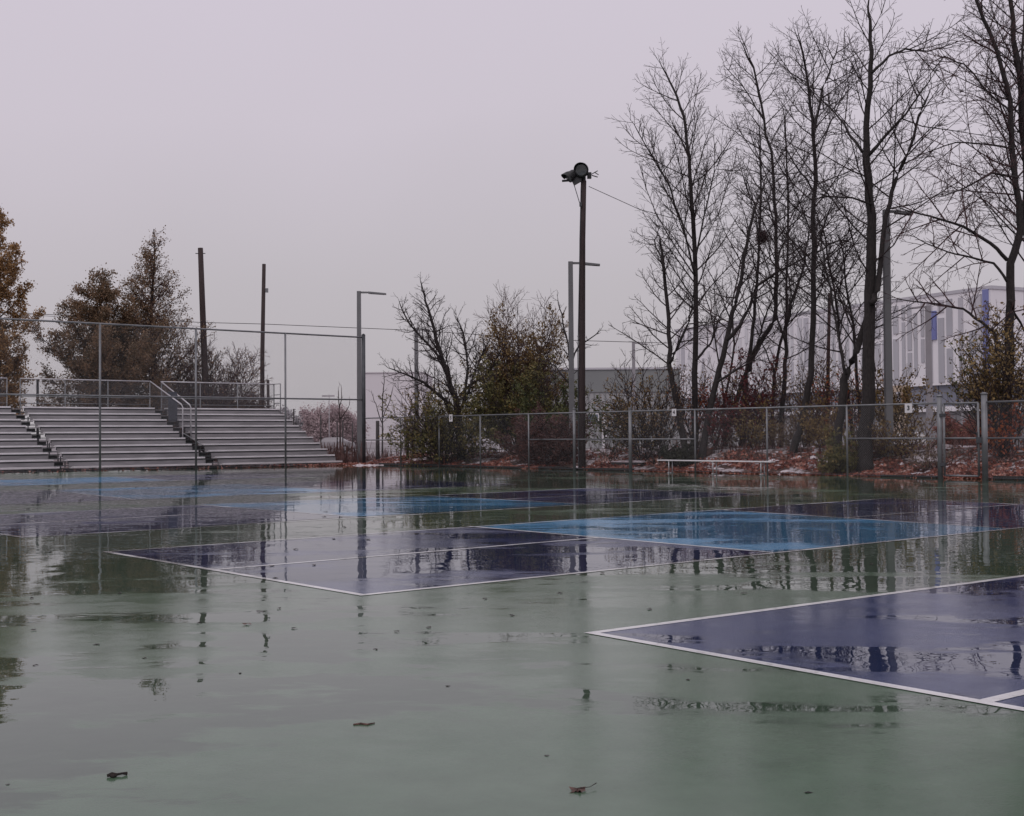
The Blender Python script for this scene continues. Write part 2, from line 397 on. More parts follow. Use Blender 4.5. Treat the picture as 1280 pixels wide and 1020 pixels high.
# black timber edging under the fence
for i, (a_, b_) in enumerate(((1.2, pp[3]-.6), (pp[3]+.5, pp[5]), (tx(1098), tg0-.2), (tg1+.2, tg1+14))):
    k = MB(); n_ = max(2, int((b_-a_)/1.5))
    rnd = random.Random(i+5)
    for q in range(n_):
        x0, x1 = a_+(b_-a_)*q/n_, a_+(b_-a_)*(q+1)/n_-.015
        k.box(x0, x1, .10+rnd.uniform(-.01,.01), .24, -.05, .09+rnd.uniform(-.02,.03))
    o = k.build('timber_edging', M['kerb']); o.location = C0; o.rotation_euler = (0,0,ANG_R)
    tag(o, ['black timber edging at the foot of the fence under the big bushes', 'black timber edging between the round lamp pole and fence post', 'black timber edging left of the gate', 'black timber edging right of the gate'][i], 'edging', kind=None)

# tall fence
lp = [lx(q, 0) for q in (125, 245, 357)]
HL = 6.7
tf = fence('tall_chain_link_fence', 'tall chain link fence in front of the bleachers', C0, ANG_L, lp[0]-14.1, -.1, HL,
      [lp[0]-9.4, lp[0]-4.7] + lp, [(lp[0]-14.1, -.1, 3.42)], r=.05)
b = MB(); b.bar((0, 0, -.1), (0, 0, HL+.12), .10, 12); b.tube([(0,0,HL+.12),(0,0,HL+.2)], [.11, .03], 12); b.build('corner_post', M['steel_dark'], tf, True)

# signs on the fence
def sign(px, py0, py1, wpx, ch, label):
    x = tx(px, 0, py0); base = C0 + TD*x - ND*.07
    D = base.y
    z0 = P(px, py1, D).z; z1 = P(px, py0, D).z
    t = thing('number_sign', label, 'sign', (base.x, base.y, (z0+z1)/2), ANG_R, 'white number plates on the fence')
    hh = (z1-z0)/2; ww = wpx/F*D/2/ .78
    b = MB(); b.box(-ww, ww, -.006, .006, -hh, hh); b.build('plate', M['white'], t)
    fc = bpy.data.curves.new('numeral', 'FONT'); fc.body = ch; fc.size = hh*1.35; fc.align_x = 'CENTER'; fc.align_y = 'CENTER'; fc.extrude = .002; fc.offset = .008
    fo = bpy.data.objects.new('numeral', fc); me = bpy.data.meshes.new_from_object(fo); bpy.data.objects.remove(fo)
    me.materials.append(M['ink']); o = bpy.data.objects.new('numeral', me); col.objects.link(o); o.parent = t
    o.rotation_euler = (R(90), 0, 0); o.location = (0, -.009, 0)
sign(565, 518, 527, 5.0, '5', 'white plate numbered 5 in front of the big dark bush')
sign(844, 511, 520, 5.5, '4', 'white plate numbered 4 by the leaning forked trunk')
sign(1137, 504.5, 516, 8.0, '3', 'white plate numbered 3 to the left of the gate')

# ------------------------------------------------------------------ bleachers
ROWS, RUN, RISE, Y0, Z0 = 10, .75, .32, 1.0, .22
def bleacher(x0, label, rail=True):
    L = 6.8
    base = C0 + UU*x0
    t = thing('bleacher', label, 'bleachers', (base.x, base.y, 0), ANG_L, 'aluminium bleachers behind the tall fence')
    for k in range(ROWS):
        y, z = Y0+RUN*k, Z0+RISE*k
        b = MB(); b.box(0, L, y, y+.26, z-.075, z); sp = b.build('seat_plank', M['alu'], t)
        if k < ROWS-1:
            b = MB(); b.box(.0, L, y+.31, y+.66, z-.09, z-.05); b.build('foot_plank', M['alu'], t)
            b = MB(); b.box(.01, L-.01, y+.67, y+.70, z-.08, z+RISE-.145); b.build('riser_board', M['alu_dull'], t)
            b = MB(); b.box(.01, L-.01, y+.80, y+.84, z+RISE-.24, z+RISE-.08); b.build('shadow_gap_board', M['dark'], t)  # dark board added to stand in for the shadow gap below the seat
        for xb in (.95, 3.4, 5.85):
            b = MB()
            b.box(xb-.05, xb+.05, y+.03, y+.2, z-.21, z-.076)
            b.box(xb-.12, xb+.05, y+.02, y+.06, z-.12, z-.077)
            b.build('seat_bracket', M['dark'], t)
    for xb in (.0, .95, 3.4, 5.85, 6.7):
        b = MB()
        if .5 < xb < 6: b.bar((xb, Y0+.3, .0), (xb, Y0+RUN*9.4, Z0+RISE*9.4-.44), .035, 4)
        for k in range(0, ROWS, 2):
            y, z = Y0+RUN*k+.2, Z0+RISE*k-.1
            b.bar((xb, y, -.05), (xb, y, z-.1), .03, 4)
        b.bar((xb, Y0, .02), (xb, Y0+RUN*9.4, .02), .03, 4)
        if .5 < xb < 6: b.bar((xb, Y0+2, .05), (xb, Y0+RUN*9.2, 2.6), .02, 4)
        b.build('support_frame', M['dark'], t)
    # guard rail at the back
    yb = Y0+RUN*9+.62; zt = 4.52
    b = MB(); b.bar((0, yb, zt), (L, yb, zt), .032, 8); b.build('guard_rail', M['rail'], t, True)
    b = MB(); b.bar((0, yb, 3.62), (L, yb, 3.62), .025, 6); b.bar((0, yb, 3.28), (L, yb, 3.28), .022, 6); b.build('lower_rail', M['steel'], t, True)
    for x in (0, 2.25, 4.5, L):
        b = MB(); b.bar((x, yb, 0), (x, yb, zt), .028, 6); b.build('rail_post', M['steel'], t, True)
    b = MB(); b.quad((0, yb+.02, 3.0), (L, yb+.02, 3.0), (L, yb+.02, zt), (0, yb+.02, zt)); b.build('guard_mesh', M['link_dense'], t)
    return t, L, yb, zt
bl3, L, yb, zt = bleacher(-7.5, 'right hand bleacher, whose free end stands bare beside the lamp')
bl2, *_ = bleacher(-14.95, 'middle bleacher between the two stair gaps')
bl1, *_ = bleacher(-22.4, 'left hand bleacher running out of the photo')
# free end of the right bleacher: short end guard
b = MB(); 
for y in (yb, yb-.75): b.bar((L, y, Z0+RISE*8), (L, y, zt), .028, 6)
for z in (zt, 3.9, 3.4): b.bar((L, yb, z), (L, yb-.75, z), .022, 6)
b.build('end_guard', M['steel'], bl3, True)
# stairs in the two gaps
def stairs(x0, x1, label, rails):
    base = C0 + UU*x0
    t = thing('stair', label, 'stairs', (base.x, base.y, 0), ANG_L, 'stairs between the bleachers')
    W = x1-x0
    for k in range(ROWS):
        y, z = Y0+RUN*k, Z0+RISE*k
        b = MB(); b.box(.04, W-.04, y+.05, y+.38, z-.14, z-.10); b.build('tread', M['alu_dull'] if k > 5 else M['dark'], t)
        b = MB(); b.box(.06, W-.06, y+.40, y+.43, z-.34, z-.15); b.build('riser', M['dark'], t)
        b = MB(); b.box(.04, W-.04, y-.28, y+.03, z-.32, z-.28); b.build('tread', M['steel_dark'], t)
    if rails:
        for x in (.0, W):
            b = MB(); b.tube([(x, yb, zt), (x, 4.75+.35*(x>0)-.25, 3.2), (x, 4.6+.35*(x>0)-.25, 3.05), (x, 4.6+.35*(x>0)-.25, 1.35)], [.035]*4, 8)
            b.build('handrail', M['rail'], t, True)
            b = MB(); b.poly([(x, yb, 3.1), (x, yb, zt), (x, 4.6, 3.1), (x, 4.6, 1.5)]); b.build('side_mesh', M['link_dense'], t)
        b = MB(); b.box(W*.1, W*.9, 6.2, 6.24, 2.35, 3.9)
        b.build('kick_panel', M['panel'], t)
        b = MB(); b.bar((.0, 4.35, 1.75), (W, 3.3, 1.1), .02, 6); b.build('brace', M['steel'], t)
    return t
M['panel'] = simple('blue_grey_panel', (.07, .075, .095), (.05, .055, .07), 2, .7)
stairs(-8.13, -7.52, 'stairs with two bent handrails between the middle and right bleachers', True)
stairs(-15.58, -14.97, 'open stairs between the left and middle bleachers', False)

# ------------------------------------------------------------------ lamps and poles
def lamp(px, top, D, label, arm=1.35, hh=None, mat='lamp_grey', ad=1, w=.13, ang=0.):
    b0 = gp(px, D); zt_ = P(px, top, D).z
    t = thing('street_lamp', label, 'street lamp', b0, ang, 'modern flat headed lamps along the courts')
    Hh = zt_ - b0.z
    b = MB(); b.hexa([(-w,-w,-.1),(w,-w,-.1),(w,w,-.1),(-w,w,-.1),(-w*.8,-w*.8,Hh),(w*.8,-w*.8,Hh),(w*.8,w*.8,Hh),(-w*.8,w*.8,Hh)]); b.build('pole', M[mat], t)
    b = MB(); b.box(-w*1.6, w*1.6, -w*1.6, w*1.6, -.02, .05); b.build('base_plate', M[mat], t)
    b = MB(); b.hexa([(w*.8*ad,-.05,Hh-.12),(arm*.35*ad,-.05,Hh-.12),(arm*.35*ad,.05,Hh-.12),(w*.8*ad,.05,Hh-.12),(w*.8*ad,-.05,Hh-.02),(arm*.35*ad,-.05,Hh-.03),(arm*.35*ad,.05,Hh-.03),(w*.8*ad,.05,Hh-.02)]); b.build('arm', M[mat], t)
    b = MB(); x0, x1 = arm*.35*ad, arm*ad
    b.hexa([(x0,-.15,Hh-.14),(x1,-.15,Hh-.21),(x1,.15,Hh-.21),(x0,.15,Hh-.14),(x0,-.15,Hh-.03),(x1,-.15,Hh-.13),(x1,.15,Hh-.13),(x0,.15,Hh-.03)])
    lh = b.build('lamp_head', M[mat], t)
    b = MB(); b.quad((x0+.1*ad,-.1,Hh-.155),(x1-.1*ad,-.1,Hh-.212),(x1-.1*ad,.1,Hh-.212),(x0+.1*ad,.1,Hh-.155)); b.build('lens', M['dark'], lh)
lamp(449.5, 364, 69, 'grey lamp with a flat arm beside the corner post of the tall fence', 1.5)
lamp(715, 327, 57.5, 'grey lamp just left of and behind the dark wooden floodlight pole', 1.35)
lamp(1111.5, 262, 45.5, 'tall grey lamp to the right of the thickest trunk', .95, w=.13)
lamp(521, 410, 90, 'small distant grey lamp behind the left side of the big bush', 1.0, w=.16)
lamp(793, 428, 105, 'small pale distant lamp to the left of the forked tree', 1.2, mat='lamp_pale', w=.15)
lamp(1162.5, 382, 76, 'pale lamp in front of the striped building, its arm pointing left', 1.2, mat='lamp_pale', ad=-1, w=.17)
lamp(1203, 441, 120, 'thin pale far lamp seen through the gate', 1.0, mat='lamp_pale', w=.11)

def woodpole(pts, D, w0, w1, name, label, cat='pole', mat='wood_pole', extra=None):
    b0 = gp(pts[0][0], D)
    t = thing(name, label, cat, b0)
    pt = [Vector((b0.x, b0.y, b0.z-.2))] + [P(x, y, D) for x, y in pts[1:]]
    rel = [q-b0 for q in pt]; n_ = len(rel)
    rr = [(w0+(w1-w0)*i/(n_-1))/2/F*D for i in range(n_)]
    b = MB(); b.tube(rel, rr, 12); b.build('shaft', M[mat], t, True)
    if extra: extra(t, rel[-1], rr[-1])
    return t, b0
def band(t, tp, r):
    b = MB(); b.bar(tp+Vector((-r*1.9,0,-.35)), tp+Vector((r*1.9,0,-.35)), .03, 6); b.build('bolt', M['steel_dark'], t)
woodpole([(258,507),(256,460),(253,380),(250.5,310)], 80, 9, 6.5, 'utility_pole', 'thicker dark leaning wooden pole behind the stairs of the bleachers', extra=band)
woodpole([(327.5,507),(328,440),(330,330)], 92, 6.2, 4.6, 'utility_pole', 'thinner dark wooden pole behind the right bleacher', extra=lambda t, tp, r: (lambda b: b.build('fitting', M['steel'], t))((lambda b: (b.box(tp.x+r*.8-0, tp.x+r+.16, tp.y-.1, tp.y+.1, tp.z-2.1, tp.z-1.8), b)[1])(MB())))
woodpole([(1034,560),(1035,470),(1037,366)], 62, 5.2, 4.0, 'utility_pole', 'reddish wooden pole standing among the trees', mat='bark_red', extra=band)
woodpole([(336,508),(335,475)], 78, 3.6, 3.6, 'wooden_post', 'short dark post just right of the thinner utility pole', 'post')
woodpole([(47,508),(47,474)], 78, 3.2, 3.2, 'wooden_post', 'short dark post above the top row at the far left', 'post', 'steel_dark')
woodpole([(472,575),(472,526)], 67.5, 5.2, 4.4, 'wooden_post', 'grey weathered post right of the corner of the fences', 'post', 'wood_old')
woodpole([(509.5,574),(509.5,533)], 66.5, 3.6, 3.6, 'wooden_post', 'left dark post of the pair behind the fence', 'post')
woodpole([(516.5,574),(516.5,532)], 66.8, 3.0, 3.0, 'wooden_post', 'right dark post of the pair behind the fence', 'post')
for i, (x, y0, y1, D) in enumerate(((367,540,511,82),(401,560,519,80),(421.5,548,527,84),(428.5,548,526,85),(440.5,550,528,80))):
    woodpole([(x,y0),(x,y1)], D, 1.6, 1.6, 'fence_post', ['post leaning on the far end of the bleacher roofline','tall thin post left of the bare sapling','thin post touching the left side of the bare sapling','thin post right of the bare sapling','slanted thin post beside the grey lamp'][i], 'post', 'wood_old')

# main floodlight pole
D = 54.6
t, b0 = woodpole([(727.5,586),(727.3,500),(727.6,400),(728,300),(729.5,226)], D, 9.2, 7.0, 'floodlight_pole', 'tall dark wooden pole carrying two round floodlights', 'floodlight pole')
top = P(729.5, 226, D) - b0
k1 = 1/F*D
b = MB(); b.bar(top+Vector((0,0,-.25)), top+Vector((0,0,.35)), .10, 10); b.build('pole_cap', M['dark'], t, True)
b = MB()
b.tube([top+Vector((-.95,-.1,-.02)), top+Vector((-.30,-.12,.02)), top+Vector((.18,-.12,.28))], [.05,.05,.05], 8)
b.hexa([top+Vector(q) for q in ((-.42,-.18,-.22),(-.1,-.18,-.04),(-.1,.0,-.04),(-.42,.0,-.22),(-.55,-.18,.06),(-.08,-.18,.22),(-.08,.0,.22),(-.55,.0,.06))])
b.build('bracket', M['dark'], t)
def flood(ctr, dirv, rad, name='floodlight'):
    d = Vector(dirv).normalized(); b = MB()
    prof = [(-.42,.10),(-.36,.17),(-.22,.22),(-.12,rad*.86),(.0,rad),(.06,rad*1.03),(.065,rad*.92)]
    b.tube([ctr+d*a for a, r in prof], [r for a, r in prof], 24)
    f = b.build(name, M['black'], t, True)
    b = MB(); b.tube([ctr+d*.067, ctr+d*.085, ctr+d*.095], [rad*.9, rad*.75, rad*.05], 24); b.build('lens', M['glass'], f, True)
    # hood above the lens
    b = MB(); up = Vector((0,0,1)); sd_ = d.cross(up).normalized(); u2 = sd_.cross(d).normalized()
    pr = None
    for i in range(11):
        a = math.pi*(i/10)
        q = (sd_*math.cos(a)+u2*math.sin(a))*rad*1.03
        ex = .10+.14*math.sin(a)
        cur = (ctr+d*.05+q, ctr+d*(.05+ex)+q*1.02)
        if pr: b.quad(pr[0], cur[0], cur[1], pr[1])
        pr = cur
    b.build('hood', M['black'], f, True)
    return f
flood(top+Vector((-.10,-.30,.42)), (-.25,-1,-.22), .31)
flood(top+Vector((-.62,-.14,.16)), (-.85,-.35,-.55), .25)
b = MB(); b.box(top.x+.16, top.x+.34, top.y-.1, top.y+.1, top.z+.1, top.z+.36); b.bar(top+Vector((.3,0,.26)), top+Vector((.62,0,.44)), .02, 5); b.bar(top+Vector((.36,0,.24)), top+Vector((.62,0,.16)), .025, 5); b.bar(top+Vector((.5,0,.36)), top+Vector((.66,0,.26)), .02, 5)
b.build('photocell', M['dark'], t)
b = MB(); b.bar(top+Vector((-.42,-.1,-.2)), top+Vector((-.17,-.1,-1.05)), .018, 5); b.box(top.x-.2, top.x-.1, top.y-.2, top.y-.08, top.z-1.15, top.z-.98); b.build('stay_rod', M['steel_dark'], t)
b = MB(); q = [Vector((-.16,-.08,0)), Vector((-.15,-.08,5)), top+Vector((-.12,-.08,-.3))]; b.tube(q, [.022]*3, 5); b.build('conduit', M['steel_dark'], t)

def cable(pts, D, r, label, sag=0):
    pw = [P(x, y, D) if len(q) == 2 else P(x, y, q[2]) for q in pts for x, y in [q[:2]]]
    b = MB(); full = []
    for i in range(len(pw)-1):
        for k in range(6):
            f = k/6; p_ = pw[i].lerp(pw[i+1], f); p_.z -= sag*4*f*(1-f); full.append(p_)
    full.append(pw[-1]); o0 = full[0]
    b.tube([q-o0 for q in full], [r]*len(full), 4)
    o = b.build('overhead_cable', M['wire'], None); o.location = o0
    tag(o, label, 'cable')
cable([(-20,389),(251,403),(329,405),(520,413),(700,425),(840,429)], 92, .022, 'long overhead cable crossing behind both wooden poles')
cable([(736,233,54.6),(800,262,55.5),(870,280,57)], 55, .014, 'thin cable running from the floodlight pole into the trees')
cable([(-20,389),(150,402),(251,408)], 86, .014, 'faint upper cable left of the thicker wooden pole')

# ------------------------------------------------------------------ trees
class TreeGen:
    def __init__(s, seed): s.r = random.Random(seed); s.tr = MB(); s.cr = MB(); s.lv = MB(); s.tips = []
    def path(s, st, d, L, n, wander, up, droop=0.):
        pts = [st]; d = d.normalized(); r = s.r; p_ = st
        for i in range(n):
            d = (d + Vector((r.gauss(0,wander), r.gauss(0,wander), r.gauss(0,wander)+up-droop*i/n))).normalized()
            p_ = p_ + d*(L/n); pts.append(p_)
        return pts
    def sub(s, pts, r0, level, cfg, f0=.15, scale=1.):
        """branches along a polyline"""
        if level > cfg['levels']: return
        r = s.r
        seg = [(pts[i+1]-pts[i]).length for i in range(len(pts)-1)]; L = sum(seg)
        if L < .05: return
        gap = cfg['gap'][level-1]; x = L*f0 + r.random()*gap; az = r.random()*6.28
        while x < L*.98:
            a = x; i = 0
            while i < len(seg)-1 and a > seg[i]: a -= seg[i]; i += 1
            p_ = pts[i].lerp(pts[i+1], min(1, a/seg[i])); td = (pts[i+1]-pts[i]).normalized()
            f = x/L
            az += 2.4 + r.gauss(0, .5)
            e1 = td.orthogonal().normalized(); e2 = td.cross(e1)
            ang = R(r.gauss(cfg['ang'][level-1], 9))
            d = td*math.cos(ang) + (e1*math.cos(az)+e2*math.sin(az))*math.sin(ang)
            if level == 1: prof = cfg['prof'](f)
            else: prof = (1.05-f)**.6
            ln = cfg['len'][level-1]*prof*scale*r.uniform(.65, 1.2)
            if ln > .08:
                n_ = (5, 4, 3, 2)[level-1]
                sub = s.path(p_, d, ln, n_, cfg['wan'], cfg['up'][level-1], cfg.get('droop', 0))
                ra = min(r0*.62, cfg['rad'][level-1]*(.5+.5*prof)); rb = max(cfg['rmin'], ra*.3)
                s.cr.tube(sub, [ra+(rb-ra)*j/n_ for j in range(n_+1)], 5 if level == 1 else 3, False)
                s.sub(sub, ra, level+1, cfg, .12, scale*(.6+.4*prof))
                if cfg.get('leaf') and level >= cfg.get('leaflevel', 2): s.leaves(sub, cfg, f)
            x += gap*r.uniform(.6, 1.4)
    def leaves(s, pts, cfg, f):
        r = s.r; n_ = cfg['leaf']
        dens = cfg['ldens'](pts[-1]) if 'ldens' in cfg else 1.
        for i in range(1, len(pts)):
            for q in range(n_):
                if r.random() > dens: continue
                c_ = pts[i-1].lerp(pts[i], r.random()) + Vector((r.gauss(0,1), r.gauss(0,1), r.gauss(0,1)))*cfg.get('lspread', .05)
                s.leaf(c_, cfg['lsize']*r.uniform(.6, 1.3))
    def leaf(s, c_, z):
        r = s.r
        a = Vector((r.gauss(0,1), r.gauss(0,1), r.gauss(0,1)-.3)).normalized(); b_ = a.orthogonal().normalized()
        b_ = (b_*math.cos(1.0)+a.cross(b_)*r.uniform(-1,1)).normalized()
        s.lv.quad(c_-a*z*.5, c_+b_*z*.32, c_+a*z*.5, c_-b_*z*.28)
    def done(s, name, label, cat, base, bark, twig, leafm=None, group=None):
        t = thing(name, label, cat, base, 0, group)
        for mb_, nm, mt in ((s.tr, 'trunk', bark), (s.cr, 'crown', twig), (s.lv, 'foliage', leafm)):
            if mb_.f:
                mb_.v = [(x-base.x, y-base.y, z-base.z) for x, y, z in mb_.v]
                mb_.build(nm, M[mt], t, nm == 'trunk')
        return t
TALL = dict(levels=3, gap=(.32, .21, .18), ang=(52, 46, 42), len=(4.8, 1.8, .68), rad=(.034, .014, .0085), rmin=.0058,
            up=(.075, .05, .035), wan=.07, prof=lambda f: (.6+.85*f) if f < .45 else (1.35*(1.12-f)**.7))
def cfg_(**k): c_ = dict(TALL); c_.update(k); return c_
# stems: list of (points[(px,py)...] base first, width base px, width top px, f0, depth drift, scale)
def baretree(label, D, stems, seed, cfg=TALL, bark='bark', twig='twig', leafm=None, name='bare_tree', group='bare trees behind the fence'):
    T = TreeGen(seed); base = None
    for si, stem in enumerate(stems):
        pts, w0, w1, f0, dr, scl = stem
        pw = []
        for i, (x, y) in enumerate(pts):
            f = i/(len(pts)-1); pw.append(P(x, y, D + dr*f))
        if stem is stems[0] or y is None or pts[0][1] > 530:
            gpt = gp(pts[0][0], pw[0].y); pw[0] = Vector((gpt.x, gpt.y, gpt.z-.15))
        if base is None: base = Vector((pw[0].x, pw[0].y, pw[0].z+.15))
        # resample with a little waviness
        q = [pw[0]]; ww = [w0]
        for i in range(len(pw)-1):
            for k in range(1, 4):
                f = k/3; v_ = pw[i].lerp(pw[i+1], f)
                if k < 3: v_ += Vector((T.r.gauss(0,.025), T.r.gauss(0,.05), 0))
                q.append(v_); ww.append(w0+(w1-w0)*((i+f)/(len(pw)-1)))
        rr = [max(.008, a*1.12/2/F*D) for a in ww]
        if si == 0: rr[0] *= 1.35; rr[1] *= 1.08
        T.tr.tube(q, rr, 9 if w0 > 5 else 6)
        T.sub(q, rr[len(rr)//2], 1, cfg, f0, scl)
        # leader continues to a fine tip
        d = q[-1]-q[-2]
        tip = T.path(q[-1], d, 1.0*scl, 4, .1, .03); T.tr.tube(tip, [rr[-1]*(1-.22*i) for i in range(5)], 4); T.sub(tip, .02, 2, cfg, .1, .8)
    return T.done(name, label, 'tree', base, bark, twig, leafm, group)

baretree('bare forked tree at the left edge of the row, leaning left at its foot', 51.2,
  [([(857,572),(854,547),(847,506),(840,477),(836,454),(836,400),(830,340),(826,308)], 8.5, 3, .42, 2, .75),
   ([(837,454),(846,436),(859,407),(864,390),(866,372)], 3.6, 1.6, .2, -1, .5),
   ([(827,330),(818,300),(824,285)], 2, 1, .2, 1, .5)], 11, cfg_(ang=(62, 42, 40), len=(4.6, 1.5, .6), up=(.06,.03,.03)))
baretree('straight bare tree with the tall narrow crown, first full one from the left', 52.5,
  [([(867,572),(868,547),(868.5,506),(869,448),(869.6,380),(866,270),(862,215),(857,160),(846,120),(833,93)], 8.5, 2, .36, 1.5, .95),
   ([(869,345),(858,300),(838,235),(812,190),(795,160)], 2.6, 1, .25, -1.5, .6),
   ([(868,330),(880,270),(893,215),(905,190)], 2.4, 1, .25, 1, .55),
   ([(870,450),(888,430),(900,395),(912,372)], 3, 1, .2, 2, .5)], 12, cfg_(ang=(46, 40, 38), up=(.11,.06,.04)))
baretree('slanting bare tree whose long limb sweeps up to the right', 51.2,
  [([(877,574),(879,558),(886.5,515),(895.5,477),(907,430),(915,391),(921,371),(934,304),(945,255),(952,240)], 9, 2.2, .45, 2, .7),
   ([(909,425),(925,407),(937,384),(945,358),(968,342),(993,329),(1014,316)], 4.5, 2, .2, 1, .6),
   ([(897,477),(920,462),(945,450)], 3, 1.2, .2, 1.5, .5)], 13, cfg_(ang=(58, 42, 40), gap=(.45,.27,.22)))
baretree('slender bare tree carrying the dark ball of twigs', 55,
  [([(904,574),(908,545),(920,505),(933,465),(940,420),(943,395),(947,340),(949,295),(951,211),(950,170)], 6, 1.8, .35, 2, .8),
   ([(949,300),(944,260),(935,230)], 2, 1, .2, 1, .5)], 14, cfg_(gap=(.55,.3,.26)))
baretree('slender bare tree with red leaves at its foot that tapers to a left leaning top', 56,
  [([(928,572),(930,520),(931,470),(940,448),(955,420),(968,400),(971,350),(970,270),(966,211),(955,148),(942,84),(932,65)], 7.5, 1.6, .4, 1, .95),
   ([(938,450),(948,425),(955,400),(963,380)], 3, 1.6, .2, 1, .5),
   ([(955,150),(930,110),(908,85)], 1.8, .8, .2, 1, .5)], 15)
baretree('thinnest of the straight trunks left of the pair with leaning foot', 57,
  [([(965,572),(966,545),(967.7,470),(975,430),(983,400),(985,253),(983,186),(981,150)], 4.5, 1.6, .35, 1, .8),
   ([(968,470),(958,440),(950,420)], 2, 1, .2, 1, .4)], 16, cfg_(gap=(.55,.3,.26)))
baretree('short stout double trunk between the slender and the leaning trunks', 54,
  [([(976,574),(976,545),(978,504),(981,470),(982,425),(988,380),(1003,340),(1010,300)], 7, 2.0, .4, 1.5, .7),
   ([(982,428),(972,400),(966,370),(958,345)], 3, 1.2, .2, 1.5, .6)], 17)
baretree('bare tree with a strongly leaning foot left of the wooden pole', 49,
  [([(987,578),(992,562),(1000,538),(1008,499.5),(1014,454),(1017,380),(1016,274),(1019,202),(1016,148),(1010,105),(1002,60)], 10, 2.2, .36, 1, 1.0),
   ([(1017,170),(1028,110),(1040,80),(1046,62)], 3.2, 1.4, .15, 1, .7),
   ([(1016,320),(1035,306),(1050,300),(1064,303)], 2.4, 1.2, .2, 1, .5),
   ([(1017,240),(1000,215),(985,190)], 2.4, 1.2, .2, -1, .6)], 18)
baretree('thickest bare tree, its dark trunk rising to the highest top', 44.6,
  [([(1081,585),(1082,565),(1086,499),(1086,419),(1088.6,340),(1090,270),(1082.6,202),(1082.6,160),(1088,84),(1088,34),(1085,8)], 18, 2.2, .40, 1, .9),
   ([(1089,380),(1096.5,363),(1107,270),(1120,224),(1137,186),(1149,143),(1160,120)], 7, 1.8, .4, 1, .8),
   ([(1086,194),(1111,165),(1132,143),(1155,110)], 4, 1.5, .3, -1, .8),
   ([(1090,91),(1111,70),(1132,61),(1160,64),(1179,59)], 3.4, 1.2, .25, 1, .6),
   ([(1078,190),(1056,156),(1035,131)], 3.4, 1.4, .3, 2, .8),
   ([(1090,255),(1065,247),(1035,245),(1010,250)], 2.8, 1.2, .2, 1, .6)], 19, cfg_(gap=(.38,.24,.2)))
baretree('dark trunk leaning right against the thickest tree', 45.8,
  [([(1043,578),(1047,545),(1053,499),(1059.5,464),(1074,427),(1091,374),(1098,345)], 11, 6, .6, 1, .6),
   ([(1058,468),(1050,430),(1040,380),(1030,320),(1022,270)], 3.5, 1.2, .4, 1.5, .7)], 20)
baretree('thin crossing stems right of the wooden pole', 50,
  [([(1070,574),(1066,546),(1063.5,525),(1057,472),(1050,433),(1045,380),(1036,330),(1030,290)], 5, 1.6, .45, 1, .7),
   ([(1078,560),(1074,499),(1070,446),(1063.5,388),(1056,345),(1050,300)], 4.6, 1.4, .45, 1, .7)], 21)
baretree('wiry twisting bare tree with red brown twigs behind the nest tree', 60,
  [([(905,570),(903,520),(910,480),(918,430),(915,380),(925,330),(940,280)], 3.5, 1.2, .35, 2, .7),
   ([(890,570),(900,540),(905,500),(898,450),(890,400),(880,360)], 3, 1, .4, 2, .6)], 22, cfg_(gap=(.55,.3,.26)), twig='twig_red')
baretree('right hand bare tree with long drooping limbs reaching left', 42.4,
  [([(1252,590),(1254,567),(1257,538),(1260.6,472),(1262,419),(1262,400),(1263,329),(1276,287),(1274,253),(1265,186),(1263,126),(1246,63),(1222,4),(1205,-50)], 14, 3, .42, 1, .8),
   ([(1259,325),(1238,304),(1204,283),(1162,270),(1130,262)], 4.5, 1.4, .25, -1, .7),
   ([(1259,352),(1242,329),(1215,322),(1185,315),(1150,300)], 3.6, 1.2, .2, 1, .6),
   ([(1246,452),(1244.8,419),(1227.6,403),(1204,386),(1172,380),(1135,376)], 5, 1.4, .25, 1, .6),
   ([(1273,222),(1240,216),(1204,236),(1180,245)], 3, 1.2, .2, -2, .7),
   ([(1265,186),(1230,180),(1195,178),(1160,190)], 2.6, 1.1, .2, 1, .7),
   ([(1263,140),(1240,120),(1205,80),(1180,70),(1165,90)], 2.6, 1.1, .2, 1, .7),
   ([(1262,375),(1270,395),(1284,420)], 4, 2, .2, 1, .3)], 23, cfg_(ang=(58, 44, 40), up=(.02, .0, .02), droop=.08, gap=(.30,.22,.2), len=(4.2,1.6,.6)), twig='twig_red')
baretree('bare tree cut by the right edge of the photo', 43.5,
  [([(1290,590),(1288,500),(1285,400),(1284,300),(1282,200),(1272,72),(1263,0),(1258,-50)], 10, 4, .35, 1, .9),
   ([(1283,220),(1279,140),(1278,60),(1282,-20)], 5, 2, .2, 1, .7)], 24)
# the ball of twigs
T = TreeGen(77); c_ = P(953, 297, 56.5)
for i in range(420):
    d = Vector((T.r.gauss(0,1), T.r.gauss(0,1), T.r.gauss(0,1))).normalized(); q = c_ + d*T.r.uniform(.05,.36)*(1, .8)[i%2]
    e = d.orthogonal().normalized()
    T.cr.tube([q-e*.16, q+d*.05, q+e*.16], [.008,.012,.006], 3, False)
o = T.cr.build('nest', M['twig_red']); o.data.transform(Matrix.Translation(-c_)); o.location = c_
tag(o, 'dark round nest of twigs high in the slender tree', 'nest')

